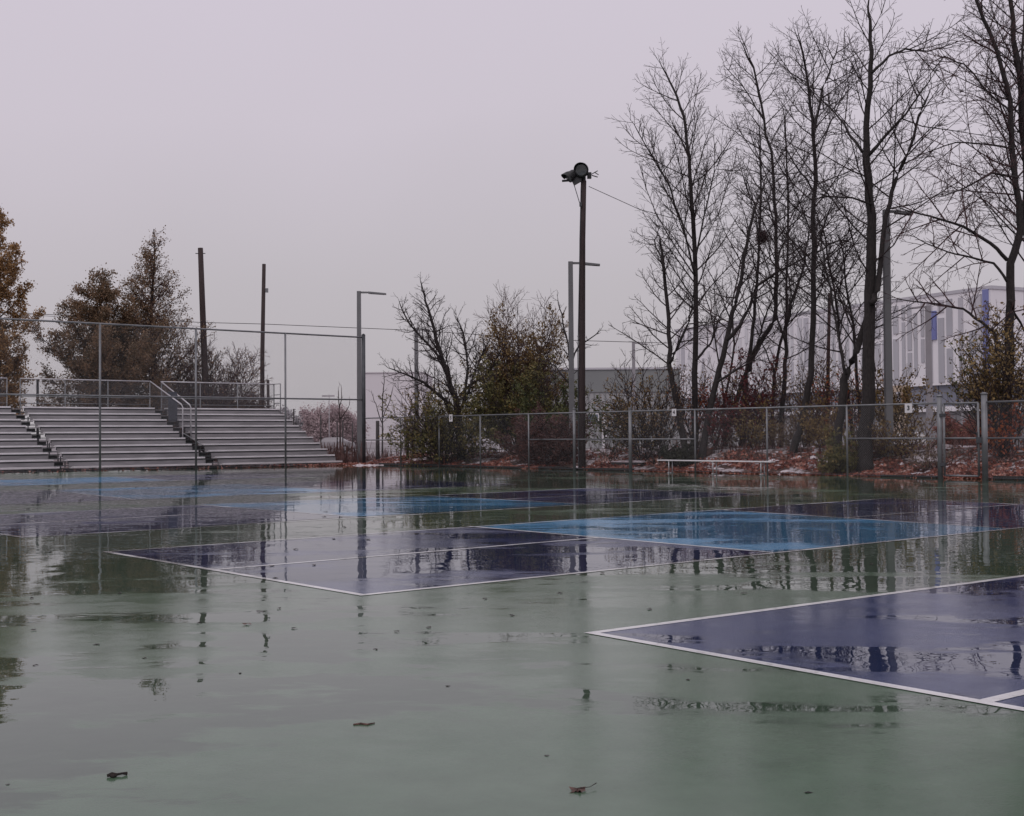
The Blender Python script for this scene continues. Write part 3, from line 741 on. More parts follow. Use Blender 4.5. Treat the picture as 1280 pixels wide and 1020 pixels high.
# left hand leafy trees
def leafytree(name, label, px, D, top, wid, seed, leafm, twig, leaf, lsize, ldens=None, prof=None, levels=3, base=None, gap=(.30,.28,.25), up=.12, lean=0, ang=55, bark='bark', crown0=.08, f2=1.):
    T = TreeGen(seed); b0 = gp(px, D); tz = P(px+lean, top, D); R0 = wid/F*D
    n_ = 8; pts = [b0.lerp(tz, i/n_)+Vector((T.r.gauss(0,.06), T.r.gauss(0,.1), 0)) for i in range(n_+1)]
    hgt = tz.z-b0.z; T.tr.tube(pts, [max(.02, .017*hgt*(1-.9*i/n_)) for i in range(n_+1)], 8)
    c = cfg_(levels=levels, gap=gap, ang=(ang, 45, 42), len=(R0*1.9, R0*.62, R0*.26), rad=(.05, .02, .011), rmin=.006, up=(up, .05, .03),
             prof=prof or (lambda f: (.35+f*2.2) if f < .3 else (1.42*(1.03-f)**.8)), leaf=leaf, lsize=lsize, lspread=.13)
    if ldens: c['ldens'] = ldens
    T.sub(pts, .09, 1, c, crown0, 1.)
    return T.done(name, label, 'tree', b0, bark, twig, leafm)
leafytree('leafy_tree', 'orange brown leafy tree cut by the left edge of the photo', -4, 76, 256, 38, 31, 'lf_orange', 'twig', 11, .14, gap=(.26,.26,.24), prof=lambda f: min(1.0, 1.6*(1.02-f)**.75)*(.9), ang=58)
zc = P(190, 400, 80).z
leafytree('leafy_tree', 'dense dark brown tree left of the taller half bare tree', 124, 78, 342, 62, 32, 'lf_brown', 'twig', 10, .13, gap=(.26,.26,.24), prof=lambda f: min(1.1, 1.5*(1.02-f)**1.0), ang=60, lean=2,
   ldens=lambda q: .95)
leafytree('leafy_tree', 'taller half bare pointed tree with thin brown leaves on its left side', 192, 80, 286, 54, 33, 'lf_brown', 'twig_red', 5, .12, gap=(.18,.2,.2), prof=lambda f: min(1.15, 1.4*(1.02-f)**1.15), ang=54, up=.09,
   ldens=lambda q: .7 if q.x < P(190,400,80).x else .28)

def shrub(name, label, px, py, D, h, wid, seed, leafm, twig='twig', leaf=2, lsize=.10, stems=14, gap=(.3,.22), spread=.8, group=None, cat='bush', mat='bark', f0=.15, levels=2, ldens=None, up=.05, lenf=.35, top=None, rs=1., whips=0):
    """many stems fanning from one foot; h, wid in metres"""
    T = TreeGen(seed); b0 = gp(px, D)
    if py is not None: pass
    for i in range(stems+whips):
        bare = i >= stems
        a = i*2.4+T.r.random(); ti = spread*math.sqrt((i+.5)/stems) if not bare else spread*T.r.uniform(.1, .85)
        d = Vector((math.cos(a)*math.sin(ti), math.sin(a)*math.sin(ti)*.8, math.cos(ti)))
        L_ = h*T.r.uniform(.8, 1.1)*(1 - .25*ti) if wid is None else min(h/max(.35, math.cos(ti)), wid/max(.05, math.sin(ti)))*T.r.uniform(.8, 1.05)
        if bare: L_ *= T.r.uniform(1.15, 1.4)
        q = T.path(b0+Vector((math.cos(a)*.15*T.r.random(), math.sin(a)*.15*T.r.random(), -.1)), d, L_, 5, .09, up)
        T.tr.tube(q, [.012*h*(.35+.0)*(1-.15*k) for k in range(6)], 5, False)
        c = cfg_(levels=levels, gap=gap+(.2,), ang=(42, 42, 40), len=(h*lenf, h*lenf*.42, h*.08), rad=(.02*rs, .010*rs, .007*rs), rmin=.005*rs, up=(.06,.03,.02), prof=lambda f: 1.2*(1.1-f)**.6, leaf=0 if bare else leaf, lsize=lsize, leaflevel=1, lspread=.30 if name == 'far_tree' else .07)
        if ldens: c['ldens'] = ldens
        T.sub(q, .03, 1, c, f0, 1.)
        if leaf and not bare:
            T.leaves(q[2:], c, 1)
    return T.done(name, label, cat, b0, mat, twig, leafm, group)
shrub('bush', 'round bare brown bush behind the right bleacher', 272, None, 82, 7.3, 3.6, 41, 'lf_brown', 'twig_red', 1, .10, 54, gap=(.24,.2), ldens=lambda q: .4, spread=1.05, rs=2.2)
shrub('bush', 'brown twiggy bush between the pointed tree and the thicker pole', 226, None, 84, 6.6, 2.4, 42, 'lf_brown', 'twig_red', 1, .12, 26, ldens=lambda q: .6, spread=.9, rs=2.)
# middle bushes
baretree('big dark bush tree with bare crooked limbs above the plate numbered 5', 63,
  [([(578,576),(575,545),(572,510),(560,470),(545,425),(535,385),(528,360)], 9, 1.6, .35, 1, .62),
   ([(574,540),(568,500),(590,480),(612,465),(625,440)], 5, 1.4, .3, 1, .5),
   ([(572,530),(556,500),(530,478),(512,470),(492,462)], 5, 1.3, .3, -1, .55),
   ([(575,520),(560,460),(535,430),(512,405),(500,380)], 4, 1.2, .4, 2, .5),
   ([(578,510),(585,460),(580,420),(572,400)], 3.5, 1.2, .3, 1, .5),
   ([(580,505),(600,450),(612,425)], 3, 1.2, .3, 1, .5)], 51, cfg_(gap=(.19,.18,.16), len=(3.6,1.4,.55), wan=.13), name='bush_tree', group=None)
shrub('bush', 'dark leafy bush wrapped around the foot of the big bush tree', 556, None, 62, 3.6, 3.0, 52, 'lf_olive', 'twig', 3, .11, 22, gap=(.24,.2), spread=1.15, ldens=lambda q: .5, whips=10)
shrub('bush', 'olive and yellow leafy bush left of the big bush tree', 543, None, 64, 4.3, 1.7, 53, 'lf_ochre', 'twig', 2, .12, 15, ldens=lambda q: .7 if q.z > 1.6 else .4, spread=1.0, whips=8)
shrub('bush', 'broad green bush left of the floodlight pole', 645, None, 62, 4.7, 2.8, 54, 'lf_olive', 'twig', 4, .12, 19, gap=(.24,.2), spread=1.05, ldens=lambda q: .7, whips=7)
shrub('bush', 'tall ochre topped bush behind the broad green one', 652, None, 65, 7.2, 2.3, 55, 'lf_ochre', 'twig_red', 3, .13, 13, gap=(.26,.2), spread=.5, ldens=lambda q: .6 if q.z > 3.8 else .25, whips=8)
shrub('bush', 'yellowish green bush just left of the floodlight pole', 697, None, 60, 3.9, 1.6, 56, 'lf_green', 'twig', 3, .12, 14, spread=.9, whips=6)
shrub('bush', 'red brown tangle of twigs behind the fence left of the floodlight pole', 690, None, 56.5, 2.5, 1.6, 57, 'weed_red', 'twig_red', 3, .10, 20, gap=(.2,.16), spread=1.0)
shrub('bush', 'second red brown tangle of twigs beside the broad green bush', 668, None, 58.2, 2.2, 1.5, 58, 'weed_red', 'twig_red', 3, .10, 16, gap=(.2,.16), spread=1.0)
baretree('small bare tree crossing behind the floodlight pole', 58.5,
  [([(712,560),(712,510),(713,470),(710,430),(703,400),(698,380)], 3.2, 1.2, .3, 1, .5), ([(713,455),(722,435),(735,425),(748,415)], 2.2, 1, .2, 1, .45), ([(712,480),(695,458),(678,450)], 2, .9, .2, 1, .45)], 59, cfg_(len=(1.9,.8,.4)), name='bare_tree', group=None)
for i_, (px, D, h, lf_, tw_) in enumerate(((898,55.5,3.6,'lf_ochre','twig'),(960,57,4.4,'lf_ochre','twig_red'),(1010,55,4.0,'lf_brown','twig'),(1028,52,3.6,'lf_ochre','twig_red'),(1064,50,3.4,'lf_flame','twig_red'),(1100,47.5,3.4,'lf_ochre','twig'),(870,54.5,3.2,'lf_flame','twig_red'))):
    shrub('sapling', ['thin ochre sapling between the straight and slanting trunks','tall thin ochre sapling beside the thinnest straight trunk','tall brown sapling left of the wooden pole','yellow sapling touching the wooden pole','rust leafed sapling left of the thickest trunk','yellow sapling between the thickest trunk and the tall lamp','rust leafed sapling behind the straight bare trunk'][i_], px, None, D, h, 1.3, 200+i_, lf_, tw_, 1, .11, 8, gap=(.3,.24), spread=.45, ldens=lambda q: .5 if q.z > 1.7 else .1, whips=2)
shrub('sapling', 'green leafed sapling right of the floodlight pole', 766, None, 54.5, 3.0, .9, 60, 'lf_green', 'twig_pale', 3, .13, 7, spread=.5, ldens=lambda q: .8 if q.z > 1.9 else .2)
shrub('bush', 'thin yellow green bush right of the sapling', 803, None, 53.5, 4.0, 1.7, 61, 'lf_ochre', 'twig', 2, .11, 12, spread=.8, ldens=lambda q: .5, whips=6)
shrub('bush', 'sparse arching bush leaning left of the forked tree', 822, None, 52.3, 4.8, 2.0, 62, 'lf_brown', 'twig', 1, .11, 10, spread=.75, ldens=lambda q: .45)
shrub('bush', 'small dark green bush at the foot of the forked tree', 850, None, 50.8, 1.0, .8, 63, 'lf_dark', 'twig', 4, .10, 16, gap=(.15,.14), spread=1.1)
shrub('bush', 'dark red leafed bush around the slender trunks', 934, None, 53.5, 4.2, 1.1, 64, 'lf_red', 'twig_red', 2, .13, 15, spread=.7, ldens=lambda q: .5 if q.z > 2.4 else .15, whips=4)
shrub('bush', 'ochre bush left of the plain fence post among the trunks', 944, None, 51.5, 2.6, 1.0, 65, 'lf_ochre', 'twig', 2, .10, 9, spread=.95)
shrub('bush', 'small dark red sapling by the slanting tree', 896, None, 51.8, 2.6, .6, 66, 'lf_red', 'twig_red', 2, .12, 6, spread=.4, ldens=lambda q: .6)
shrub('bush', 'green bush in front of the leaning dark trunk', 1050, None, 44.8, 1.6, .6, 67, 'lf_olive', 'twig', 3, .10, 16, gap=(.15,.14), spread=1.05)
shrub('bush', 'yellow green brush left of the green bush', 1030, None, 48, 2.0, 1.1, 68, 'lf_ochre', 'twig_red', 2, .10, 14, spread=1.0)
shrub('bush', 'brown green brush between the thickest tree and the gate', 1112, None, 45.2, 1.9, 1.2, 69, 'lf_ochre', 'twig_red', 1, .09, 11, gap=(.18,.16), spread=1.05)
shrub('bush', 'olive brush right behind the plate numbered 3', 1140, None, 44.6, 1.7, 1.1, 70, 'lf_ochre', 'twig_red', 1, .09, 10, gap=(.18,.16), spread=1.1)
shrub('bush', 'yellow brown leafed bush beside the tall lamp', 1122, None, 46.5, 2.9, .9, 71, 'lf_ochre', 'twig', 3, .12, 8, spread=.55, ldens=lambda q: .8 if q.z > 2.3 else .15)
shrub('bush', 'faded red round bush seen through the gate', 1204, None, 70, 1.9, 1.6, 72, 'lf_pinkred', 'twig_red', 7, .11, 30, gap=(.16,.14), spread=1.2)
shrub('bush', 'flame red leafed bush at the foot of the right tree', 1256, None, 41.6, 2.1, .8, 73, 'lf_flame', 'twig_red', 2, .13, 7, spread=.6, ldens=lambda q: .45)
shrub('bush', 'rusty brush at the far right edge behind the fence', 1277, None, 42.6, 2.2, .8, 74, 'lf_pinkred', 'twig_red', 2, .11, 9, spread=.9, ldens=lambda q: .4)
shrub('climbing_vine', 'ochre and olive leaves clinging around the right hand tree', 1256, None, 42.2, 5.2, 1.6, 75, 'lf_ochre', 'twig', 2, .12, 12, gap=(.28,.22), spread=.55, cat='vine', ldens=lambda q: .5 if q.z > 2.7 else .05)
shrub('bush', 'thin leafed branchy bush left of the ochre vine', 1232, None, 43.5, 4.2, 1.3, 76, 'lf_olive', 'twig', 2, .12, 9, spread=.5, ldens=lambda q: .5 if q.z > 2.7 else .05)
for i, (px, D, h, wd, sd_) in enumerate(((1000,50,1.3,1.0,80),(968,51,1.2,.9,81),(905,53,1.0,.9,82),(875,53.5,.9,.7,83),(1165,42.5,.9,.8,84),(1090,45.5,1.3,.9,85))):
    shrub('brush', ['low dry brush at the strongly leaning foot','low dry brush below the double trunk','low dry brush behind the pale bench','low dry brush between the straight and slanting trunks','low dry brush left of the gate post','low dry brush right of the thickest trunk'][i], px, None, D, h, wd, sd_, 'weed', 'twig_red', 2, .08, 10, gap=(.18,.16), spread=1.1)
# small far saplings
baretree('pale leafless sapling to the right of the tall fence corner', 92,
  [([(478,553),(478,520),(479,490),(480,470)], 2, .8, .3, 0, .42), ([(478,530),(470,505),(465,492)], 1.2, .6, .2, 0, .3), ([(479,522),(488,500),(491,485)], 1.2, .6, .2, 0, .3)], 86, cfg_(gap=(.5,.4,.3), len=(2,1,.4)), bark='bark_grey', twig='twig_pale', name='sapling', group=None)
baretree('dark leafless sapling between the bleacher and the grey lamp', 78,
  [([(425,552),(425,530),(424,508),(423,490)], 2.2, .9, .45, 0, .3), ([(425,524),(434,512),(437,503)], 1.4, .7, .2, 0, .3), ([(424,510),(427,495),(427,486)], 1.2, .6, .2, 0, .25)], 87, cfg_(gap=(.6,.4,.3), len=(1.6,.8,.3)), bark='bark_red', twig='twig_red', name='sapling', group=None)
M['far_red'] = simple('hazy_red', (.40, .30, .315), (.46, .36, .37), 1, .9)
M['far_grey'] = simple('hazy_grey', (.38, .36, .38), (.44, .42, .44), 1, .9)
shrub('far_tree', 'hazy reddish tree behind the dark sapling', 413, None, 150, 5.0, 2.6, 88, 'far_red', 'far_red', 9, .22, 26, gap=(.4,.35), spread=.9, cat='tree', mat='far_red')
shrub('far_tree', 'hazy reddish tree touching the grey lamp', 434, None, 155, 3.6, 2.4, 89, 'far_red', 'far_red', 9, .22, 24, gap=(.4,.35), spread=.9, cat='tree', mat='far_red')
shrub('far_tree', 'hazy grey tree at the end of the bleacher', 356, None, 160, 4.6, 4.5, 90, 'far_grey', 'far_grey', 6, .34, 18, gap=(.5,.4), spread=1.0, cat='tree', mat='far_grey')

# weeds, litter, snow ------------------------------------------------------------
rnd = random.Random(5)
def fp(t, d):
    q = C0 + TD*t + ND*d; return Vector((q.x, q.y, gz(q.x, q.y)))
b = MB()
for i in range(1300):
    t_ = rnd.uniform(-3, 48); d_ = abs(rnd.gauss(0, 3.5))+2.2
    if d_ > 14: continue
    if mn.noise(Vector((t_*.35, d_*.35, 9))) < -.12: continue
    q = fp(t_, d_); h_ = rnd.uniform(.15, .6)
    for k in range(2):
        a_ = rnd.random()*6.28; ln = Vector((math.cos(a_)*.3, math.sin(a_)*.3, 1))*h_*rnd.uniform(.6,1.1); wv = Vector((math.sin(a_), -math.cos(a_), 0))*.018
        b.quad(q-wv, q+wv, q+ln+wv*.4, q+ln-wv*.4)
tag(b.build('dry_weeds', M['weed_red']), 'dry brown weeds behind the fence', 'weeds', kind='stuff')
b = MB()
for i in range(3000):   # weeds at the end of the bleachers
    x_ = rnd.gauss(.6, 1.6); y_ = rnd.uniform(2, 16); q = C0 + UU*x_ + VV*y_
    if x_ < -.6: continue
    h_ = rnd.uniform(.3, 1.25)*(1.0 if x_ < 2 else .5)
    q.z = gz(q.x, q.y); a_ = rnd.random()*6.28; ln = Vector((math.cos(a_)*.3, math.sin(a_)*.3, 1))*h_; wv = Vector((math.sin(a_), -math.cos(a_), 0))*.025
    b.quad(q-wv, q+wv, q+ln+wv*.4, q+ln-wv*.4)
tag(b.build('tall_dry_grass', M['weed_red']), 'tall reddish dry grass at the end of the bleachers', 'grass', kind='stuff')
b = MB()
def litter(c_, z):
    a = Vector((rnd.gauss(0,1), rnd.gauss(0,1), rnd.gauss(0,.5))).normalized(); b_ = Vector((rnd.gauss(0,1), rnd.gauss(0,1), rnd.gauss(0,.6))); b_ = (b_-a*b_.dot(a)).normalized()
    b.quad(c_-a*z*.5, c_+b_*z*.4, c_+a*z*.5, c_-b_*z*.35)
for i in range(34000):
    t_ = rnd.uniform(-1, 44); d_ = .10 + abs(rnd.gauss(0, 1.7))
    if mn.noise(Vector((t_*.5, d_*.7, 2))) < -.15 and d_ > .4: continue
    q = fp(t_, d_); q.z += rnd.uniform(.0, .07)
    litter(q, rnd.uniform(.07, .17))
for i in range(2600):   # drift in the corner of the fences and along the bleachers
    x_ = rnd.gauss(.3, 1.7); y_ = rnd.gauss(.1, .5)
    if i % 9 == 0: x_ = rnd.uniform(-20, .5); y_ = abs(rnd.gauss(.4, .35))
    q = C0 + UU*x_ + VV*y_
    if (q-C0).dot(ND) > 0 : q.z = max(gz(q.x, q.y), 0)
    q.z += rnd.uniform(.005, .09)
    litter(q, rnd.uniform(.06, .15))
tag(b.build('leaf_litter', M['litter']), 'red and brown fallen leaves along the fences', 'leaf litter', kind='stuff')
b = MB()
def blob(c_, rx, ry, h_):
    n_ = 9; rings = 3; n0 = len(b.v); ph = rnd.random()*6.28
    for k in range(rings):
        f = k/rings
        for j in range(n_):
            a = ph+6.28*j/n_; w_ = rnd.uniform(.75, 1.2)*(1-f**1.5)
            b.v.append((c_.x+math.cos(a)*rx*w_, c_.y+math.sin(a)*ry*w_, c_.z+h_*math.sin(f*1.57)-.02))
    b.v.append((c_.x, c_.y, c_.z+h_))
    for k in range(rings-1):
        for j in range(n_): b.f.append((n0+k*n_+j, n0+k*n_+(j+1)%n_, n0+(k+1)*n_+(j+1)%n_, n0+(k+1)*n_+j))
    for j in range(n_): b.f.append((n0+(rings-1)*n_+j, n0+(rings-1)*n_+(j+1)%n_, n0+rings*n_))
for i in range(620):
    t_ = rnd.uniform(-.5, 44); d_ = .25+abs(rnd.gauss(0, 1.8))
    if mn.noise(Vector((t_*.4, d_*.5, 20))) < -.1: continue
    blob(fp(t_, d_), rnd.uniform(.06,.30), rnd.uniform(.06,.22), rnd.uniform(.02,.08))
for i in range(70):
    q = C0 + TD*rnd.uniform(-.6, 1.6) - ND*0 + VV*rnd.gauss(.1,.25) + UU*rnd.gauss(.2,.7); q.z = max(0, gz(q.x,q.y)); blob(q, rnd.uniform(.1,.4), rnd.uniform(.08,.2), rnd.uniform(.02,.07))
tag(b.build('snow_patches', M['snow'], smooth=True), 'thin patches of old snow among the leaves', 'snow', kind='stuff')

# snow covered beams lying behind the fence
def beam(x0, x1, d, hgt, label, snow=True):
    q = fp(x0, d); t = thing('timber_beam', label, 'beam', q, ANG_R+R(4))
    L_ = x1-x0
    b = MB(); b.box(0, L_, -.14, .14, -.1, hgt); b.build('beam', M['kerb'], t)
    if snow:
        b = MB(); rr_ = random.Random(int(x0*7))
        n_ = 14
        for i in range(n_): b.box(L_*i/n_+.0, L_*(i+1)/n_, -.15+rr_.uniform(0,.02), .15, hgt+.002, hgt+rr_.uniform(.04,.09))
        b.build('snow_cap', M['snow'], t)
beam(tx(735), tx(772), 1.5, .12, 'dark timber beam capped with snow right of the floodlight pole')
# ------------------------------------------------------------------ bench
xb0, xb1 = tx(824, -.9), tx(966, -.9)
bb = C0 + TD*xb0 - ND*.9
t = thing('bench', 'long pale backless bench in front of the fence', 'bench', bb, ANG_R)
Lb = xb1-xb0
b = MB(); b.box(0, Lb, -.13, .13, .47, .51); b.build('seat_plank', M['alu'], t)
for px in (838, 893, 953):
    x = tx(px, -.9)-xb0
    b = MB(); b.bar((x, -.10, 0), (x, -.10, .468), .022, 6); b.bar((x, .10, 0), (x, .10, .468), .022, 6); b.bar((x, -.13, .455), (x, .13, .455), .02, 6); b.bar((x,-.16,.02),(x,.16,.02),.022,6)
    b.build('leg', M['rail'], t, True)

# ------------------------------------------------------------------ buildings
M['b_white'] = simple('white_cladding', (.84, .82, .85), (.80, .78, .81), .05, .7)
def distant(name, c1, c2, y0, y1, rough):  # air haze painted into the base colour, paling with depth
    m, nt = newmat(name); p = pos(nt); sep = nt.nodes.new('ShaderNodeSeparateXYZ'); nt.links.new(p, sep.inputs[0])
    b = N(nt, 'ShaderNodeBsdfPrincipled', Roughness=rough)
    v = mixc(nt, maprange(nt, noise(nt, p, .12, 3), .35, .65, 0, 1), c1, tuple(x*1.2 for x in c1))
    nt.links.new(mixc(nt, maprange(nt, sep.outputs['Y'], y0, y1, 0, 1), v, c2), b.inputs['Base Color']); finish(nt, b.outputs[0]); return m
M['b_strip'] = distant('hazed_grey_glazing', (.33, .33, .365), (.70, .69, .72), 125, 175, .35)
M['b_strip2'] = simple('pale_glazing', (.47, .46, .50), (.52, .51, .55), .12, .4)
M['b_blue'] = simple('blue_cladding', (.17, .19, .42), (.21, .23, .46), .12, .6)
M['b_base'] = distant('hazed_slate_blue_panel', (.17, .18, .225), (.50, .50, .53), 132, 180, .7)
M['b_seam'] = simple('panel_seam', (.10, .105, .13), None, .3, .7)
M['b_low'] = distant('hazed_grey_render', (.23, .225, .235), (.46, .45, .46), 132, 180, .8)
M['b_green'] = simple('grey_green_metal', (.19, .20, .205), (.22, .23, .23), .15, .6)
M['b_rib'] = simple('ribbed_metal', (.36, .36, .37), (.32, .32, .33), .3, .6)
def WX(px, D): d = ray(px, 480); return d.x/d.y*D
def WZ(px, py, D): return P(px, py, D).z
DA, DB = 130., 182.
PA = Vector((WX(1240, DA), DA, 0)); PB = Vector((WX(845, DB), DB, 0)); LB = (PA-PB).length
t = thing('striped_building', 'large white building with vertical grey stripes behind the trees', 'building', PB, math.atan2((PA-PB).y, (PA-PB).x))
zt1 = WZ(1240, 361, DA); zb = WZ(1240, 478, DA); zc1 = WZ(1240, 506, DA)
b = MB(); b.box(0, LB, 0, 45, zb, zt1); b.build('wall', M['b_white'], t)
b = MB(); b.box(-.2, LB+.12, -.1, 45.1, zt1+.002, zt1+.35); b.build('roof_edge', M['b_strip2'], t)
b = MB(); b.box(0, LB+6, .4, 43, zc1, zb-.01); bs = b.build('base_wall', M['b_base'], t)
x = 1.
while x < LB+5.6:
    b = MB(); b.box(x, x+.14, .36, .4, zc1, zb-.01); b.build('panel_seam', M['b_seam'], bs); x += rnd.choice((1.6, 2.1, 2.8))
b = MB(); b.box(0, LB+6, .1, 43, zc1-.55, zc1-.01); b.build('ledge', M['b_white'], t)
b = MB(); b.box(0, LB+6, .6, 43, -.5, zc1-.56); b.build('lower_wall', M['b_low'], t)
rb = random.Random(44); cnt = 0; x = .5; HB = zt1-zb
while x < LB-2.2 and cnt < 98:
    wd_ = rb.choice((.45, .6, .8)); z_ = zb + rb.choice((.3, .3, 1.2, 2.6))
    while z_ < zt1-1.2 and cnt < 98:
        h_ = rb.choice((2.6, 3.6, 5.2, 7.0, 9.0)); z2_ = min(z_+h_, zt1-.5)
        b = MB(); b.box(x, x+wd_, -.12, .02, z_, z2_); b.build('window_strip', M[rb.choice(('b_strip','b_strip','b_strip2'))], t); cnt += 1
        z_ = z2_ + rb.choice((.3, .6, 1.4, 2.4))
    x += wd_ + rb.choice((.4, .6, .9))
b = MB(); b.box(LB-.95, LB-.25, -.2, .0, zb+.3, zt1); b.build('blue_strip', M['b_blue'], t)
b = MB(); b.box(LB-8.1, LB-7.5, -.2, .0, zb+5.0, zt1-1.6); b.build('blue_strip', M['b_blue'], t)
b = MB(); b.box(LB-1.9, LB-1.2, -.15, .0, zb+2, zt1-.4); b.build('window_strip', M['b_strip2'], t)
# red canopy and orange container in front of the building
D = 135
t = thing('market_canopy', 'red and white canopy in front of the slate blue wall right of the gate', 'canopy', (WX(1222, D), D, 0))
wx = WX(1232,D)-WX(1212,D); z0_, z1_ = WZ(1222,493,D), WZ(1222,486,D)
b = MB(); b.hexa([(0,0,z0_),(wx,0,z0_),(wx,3,z0_),(0,3,z0_),(wx*.12,.5,z1_),(wx*.88,.5,z1_),(wx*.88,2.5,z1_),(wx*.12,2.5,z1_)]); b.build('roof', simple('red_canvas',(.42,.12,.11),(.36,.1,.1),1,.7), t)
b = MB(); b.box(-.05, wx+.05, -.05, 3.05, z0_-.35, z0_-.002); b.build('valance', M['white'], t)
for x in (.05, wx-.05): b = MB(); b.bar((x,.1,0),(x,.1,z0_-.36),.05,6); b.build('post', M['white'], t)
D = 120
t = thing('site_cabin', 'cream and orange cabin behind the ochre leaves left of the gate', 'cabin', (WX(1118, D), D, 0))
wx = WX(1134,D)-WX(1118,D); z0_, z1_ = WZ(1125,508,D), WZ(1125,482,D)
b = MB(); b.box(0, wx, 0, 4, 0, z1_); b.build('wall', simple('cream_wall',(.5,.4,.3),(.42,.33,.27),.6,.7), t)
b = MB(); b.box(wx*.6, wx*.95, -.05, -.002, z0_, z1_-.8); b.build('door', simple('orange_door',(.45,.2,.1),None,1,.6), t)
b = MB(); b.box(wx*.1, wx*.45, -.05, -.002, z0_+.5, z1_-.6); b.build('window', M['b_strip2'], t)
# grey green building
D = 140
t = thing('metal_building', 'long grey green metal building behind the floodlight pole', 'building', (WX(560, D), D, 0)); ox = WX(560, D)
Xr = WX(850, D)-ox; za, zb_, zc_ = WZ(760,462,D), WZ(760,490,D), WZ(760,519,D)
b = MB(); b.box(WX(606,D)-ox, Xr, 0, 30, zb_, za); b.build('upper_wall', M['b_green'], t)
b = MB(); b.box(WX(606,D)-ox, Xr, .15, 30, 0, zb_-.002); lw = b.build('lower_wall', M['b_rib'], t)
b = MB(); x = WX(606,D)-ox+.4
while x < Xr: b.box(x, x+.12, .08, .15, .2, zb_-.1); x += .62
b.build('rib', M['b_green'], lw)
b = MB(); b.box(WX(606,D)-ox-.2, Xr+.2, -.15, 30.2, za+.002, za+.22); b.build('roof_edge', M['b_strip2'], t)
b = MB(); x = WX(734,D)-ox; b.box(x-.12, x+WX(747,D)-WX(734,D)+.12, .02, .14, WZ(740,531,D), WZ(740,516.5,D)); fr_ = b.build('window', M['white'], t)
b = MB(); b.box(x, x+WX(747,D)-WX(734,D), -.02, .018, WZ(740,530,D), WZ(740,518,D)); b.build('pane', simple('blue_pane',(.12,.15,.19),(.16,.19,.23),.4,.3), fr_)
b = MB(); x = WX(752,D)-ox; b.box(x, x+.5, -.4, .1, 0, WZ(752,515,D)); b.build('downpipe', M['white'], t)
# faint far building on the left, tanks and house
D = 300
t = thing('far_building', 'very faint pale building in the haze right of the tall fence corner', 'building', (WX(447, D), D, 0)); 
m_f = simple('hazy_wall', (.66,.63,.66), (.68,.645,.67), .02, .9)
b = MB(); b.box(0, WX(530,D)-WX(447,D), 0, 30, 0, WZ(480,466,D)); b.build('wall', m_f, t)
b = MB(); b.box(-.3, WX(530,D)-WX(447,D)+.3, -.3, 30.3, WZ(480,466,D)+.002, WZ(480,465,D)); b.build('roof_edge', m_f, t)
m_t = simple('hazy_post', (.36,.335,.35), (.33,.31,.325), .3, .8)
for i, (px, w_) in enumerate(((506.5, 3.5), (513.5, 3.2), (521, 3.8))):
    D = 110+i*2; b0 = Vector((WX(px, D), D, -.2)); r_ = w_/2/F*D; zt_ = WZ(px, 504.5, D)
    b = MB(); b.tube([(0,0,0),(0,0,zt_-.1),(0,0,zt_)], [r_, r_, r_*.8], 14)
    o = b.build('concrete_pillar', m_t, None, True); o.location = b0
    tag(o, ['left of the three pale pillars left of the big bush','middle of the three pale pillars left of the big bush','right of the three pale pillars, nearest the big bush'][i], 'pillar', 'pale pillars left of the big bush')
D = 170
t = thing('far_house', 'small hazy house with a snowy roof beyond the end of the bleacher', 'house', (WX(372, D), D, 0))
wx = WX(400,D)-WX(372,D); z0_, z1_ = WZ(385,527,D), WZ(385,521,D)
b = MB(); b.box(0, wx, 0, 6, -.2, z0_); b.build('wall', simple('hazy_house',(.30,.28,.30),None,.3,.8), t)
b = MB(); b.hexa([(-.3,-.3,z0_+.002),(wx+.3,-.3,z0_+.002),(wx+.3,6.3,z0_+.002),(-.3,6.3,z0_+.002),(wx*.2,2.6,z1_),(wx*.9,2.6,z1_),(wx*.9,3.4,z1_),(wx*.2,3.4,z1_)]); b.build('roof', M['b_white'], t)
for f_ in (.25, .65): b = MB(); b.box(wx*f_-.3, wx*f_+.3, -.03, -.002, .6, 1.5); b.build('window', M['b_seam'], t)
D = 130
t, b0 = woodpole([(411.5,545),(411.5,493)], D, 1.3, 1.0, 'utility_pole', 'small far pole with a crossarm above the hazy reddish tree', mat='far_grey')
b = MB(); tp = P(411.5,493,D)-b0; b.box(tp.x-.75, tp.x+.55, tp.y-.06, tp.y+.06, tp.z-.25, tp.z-.08); b.build('crossarm', M['far_grey'], t)

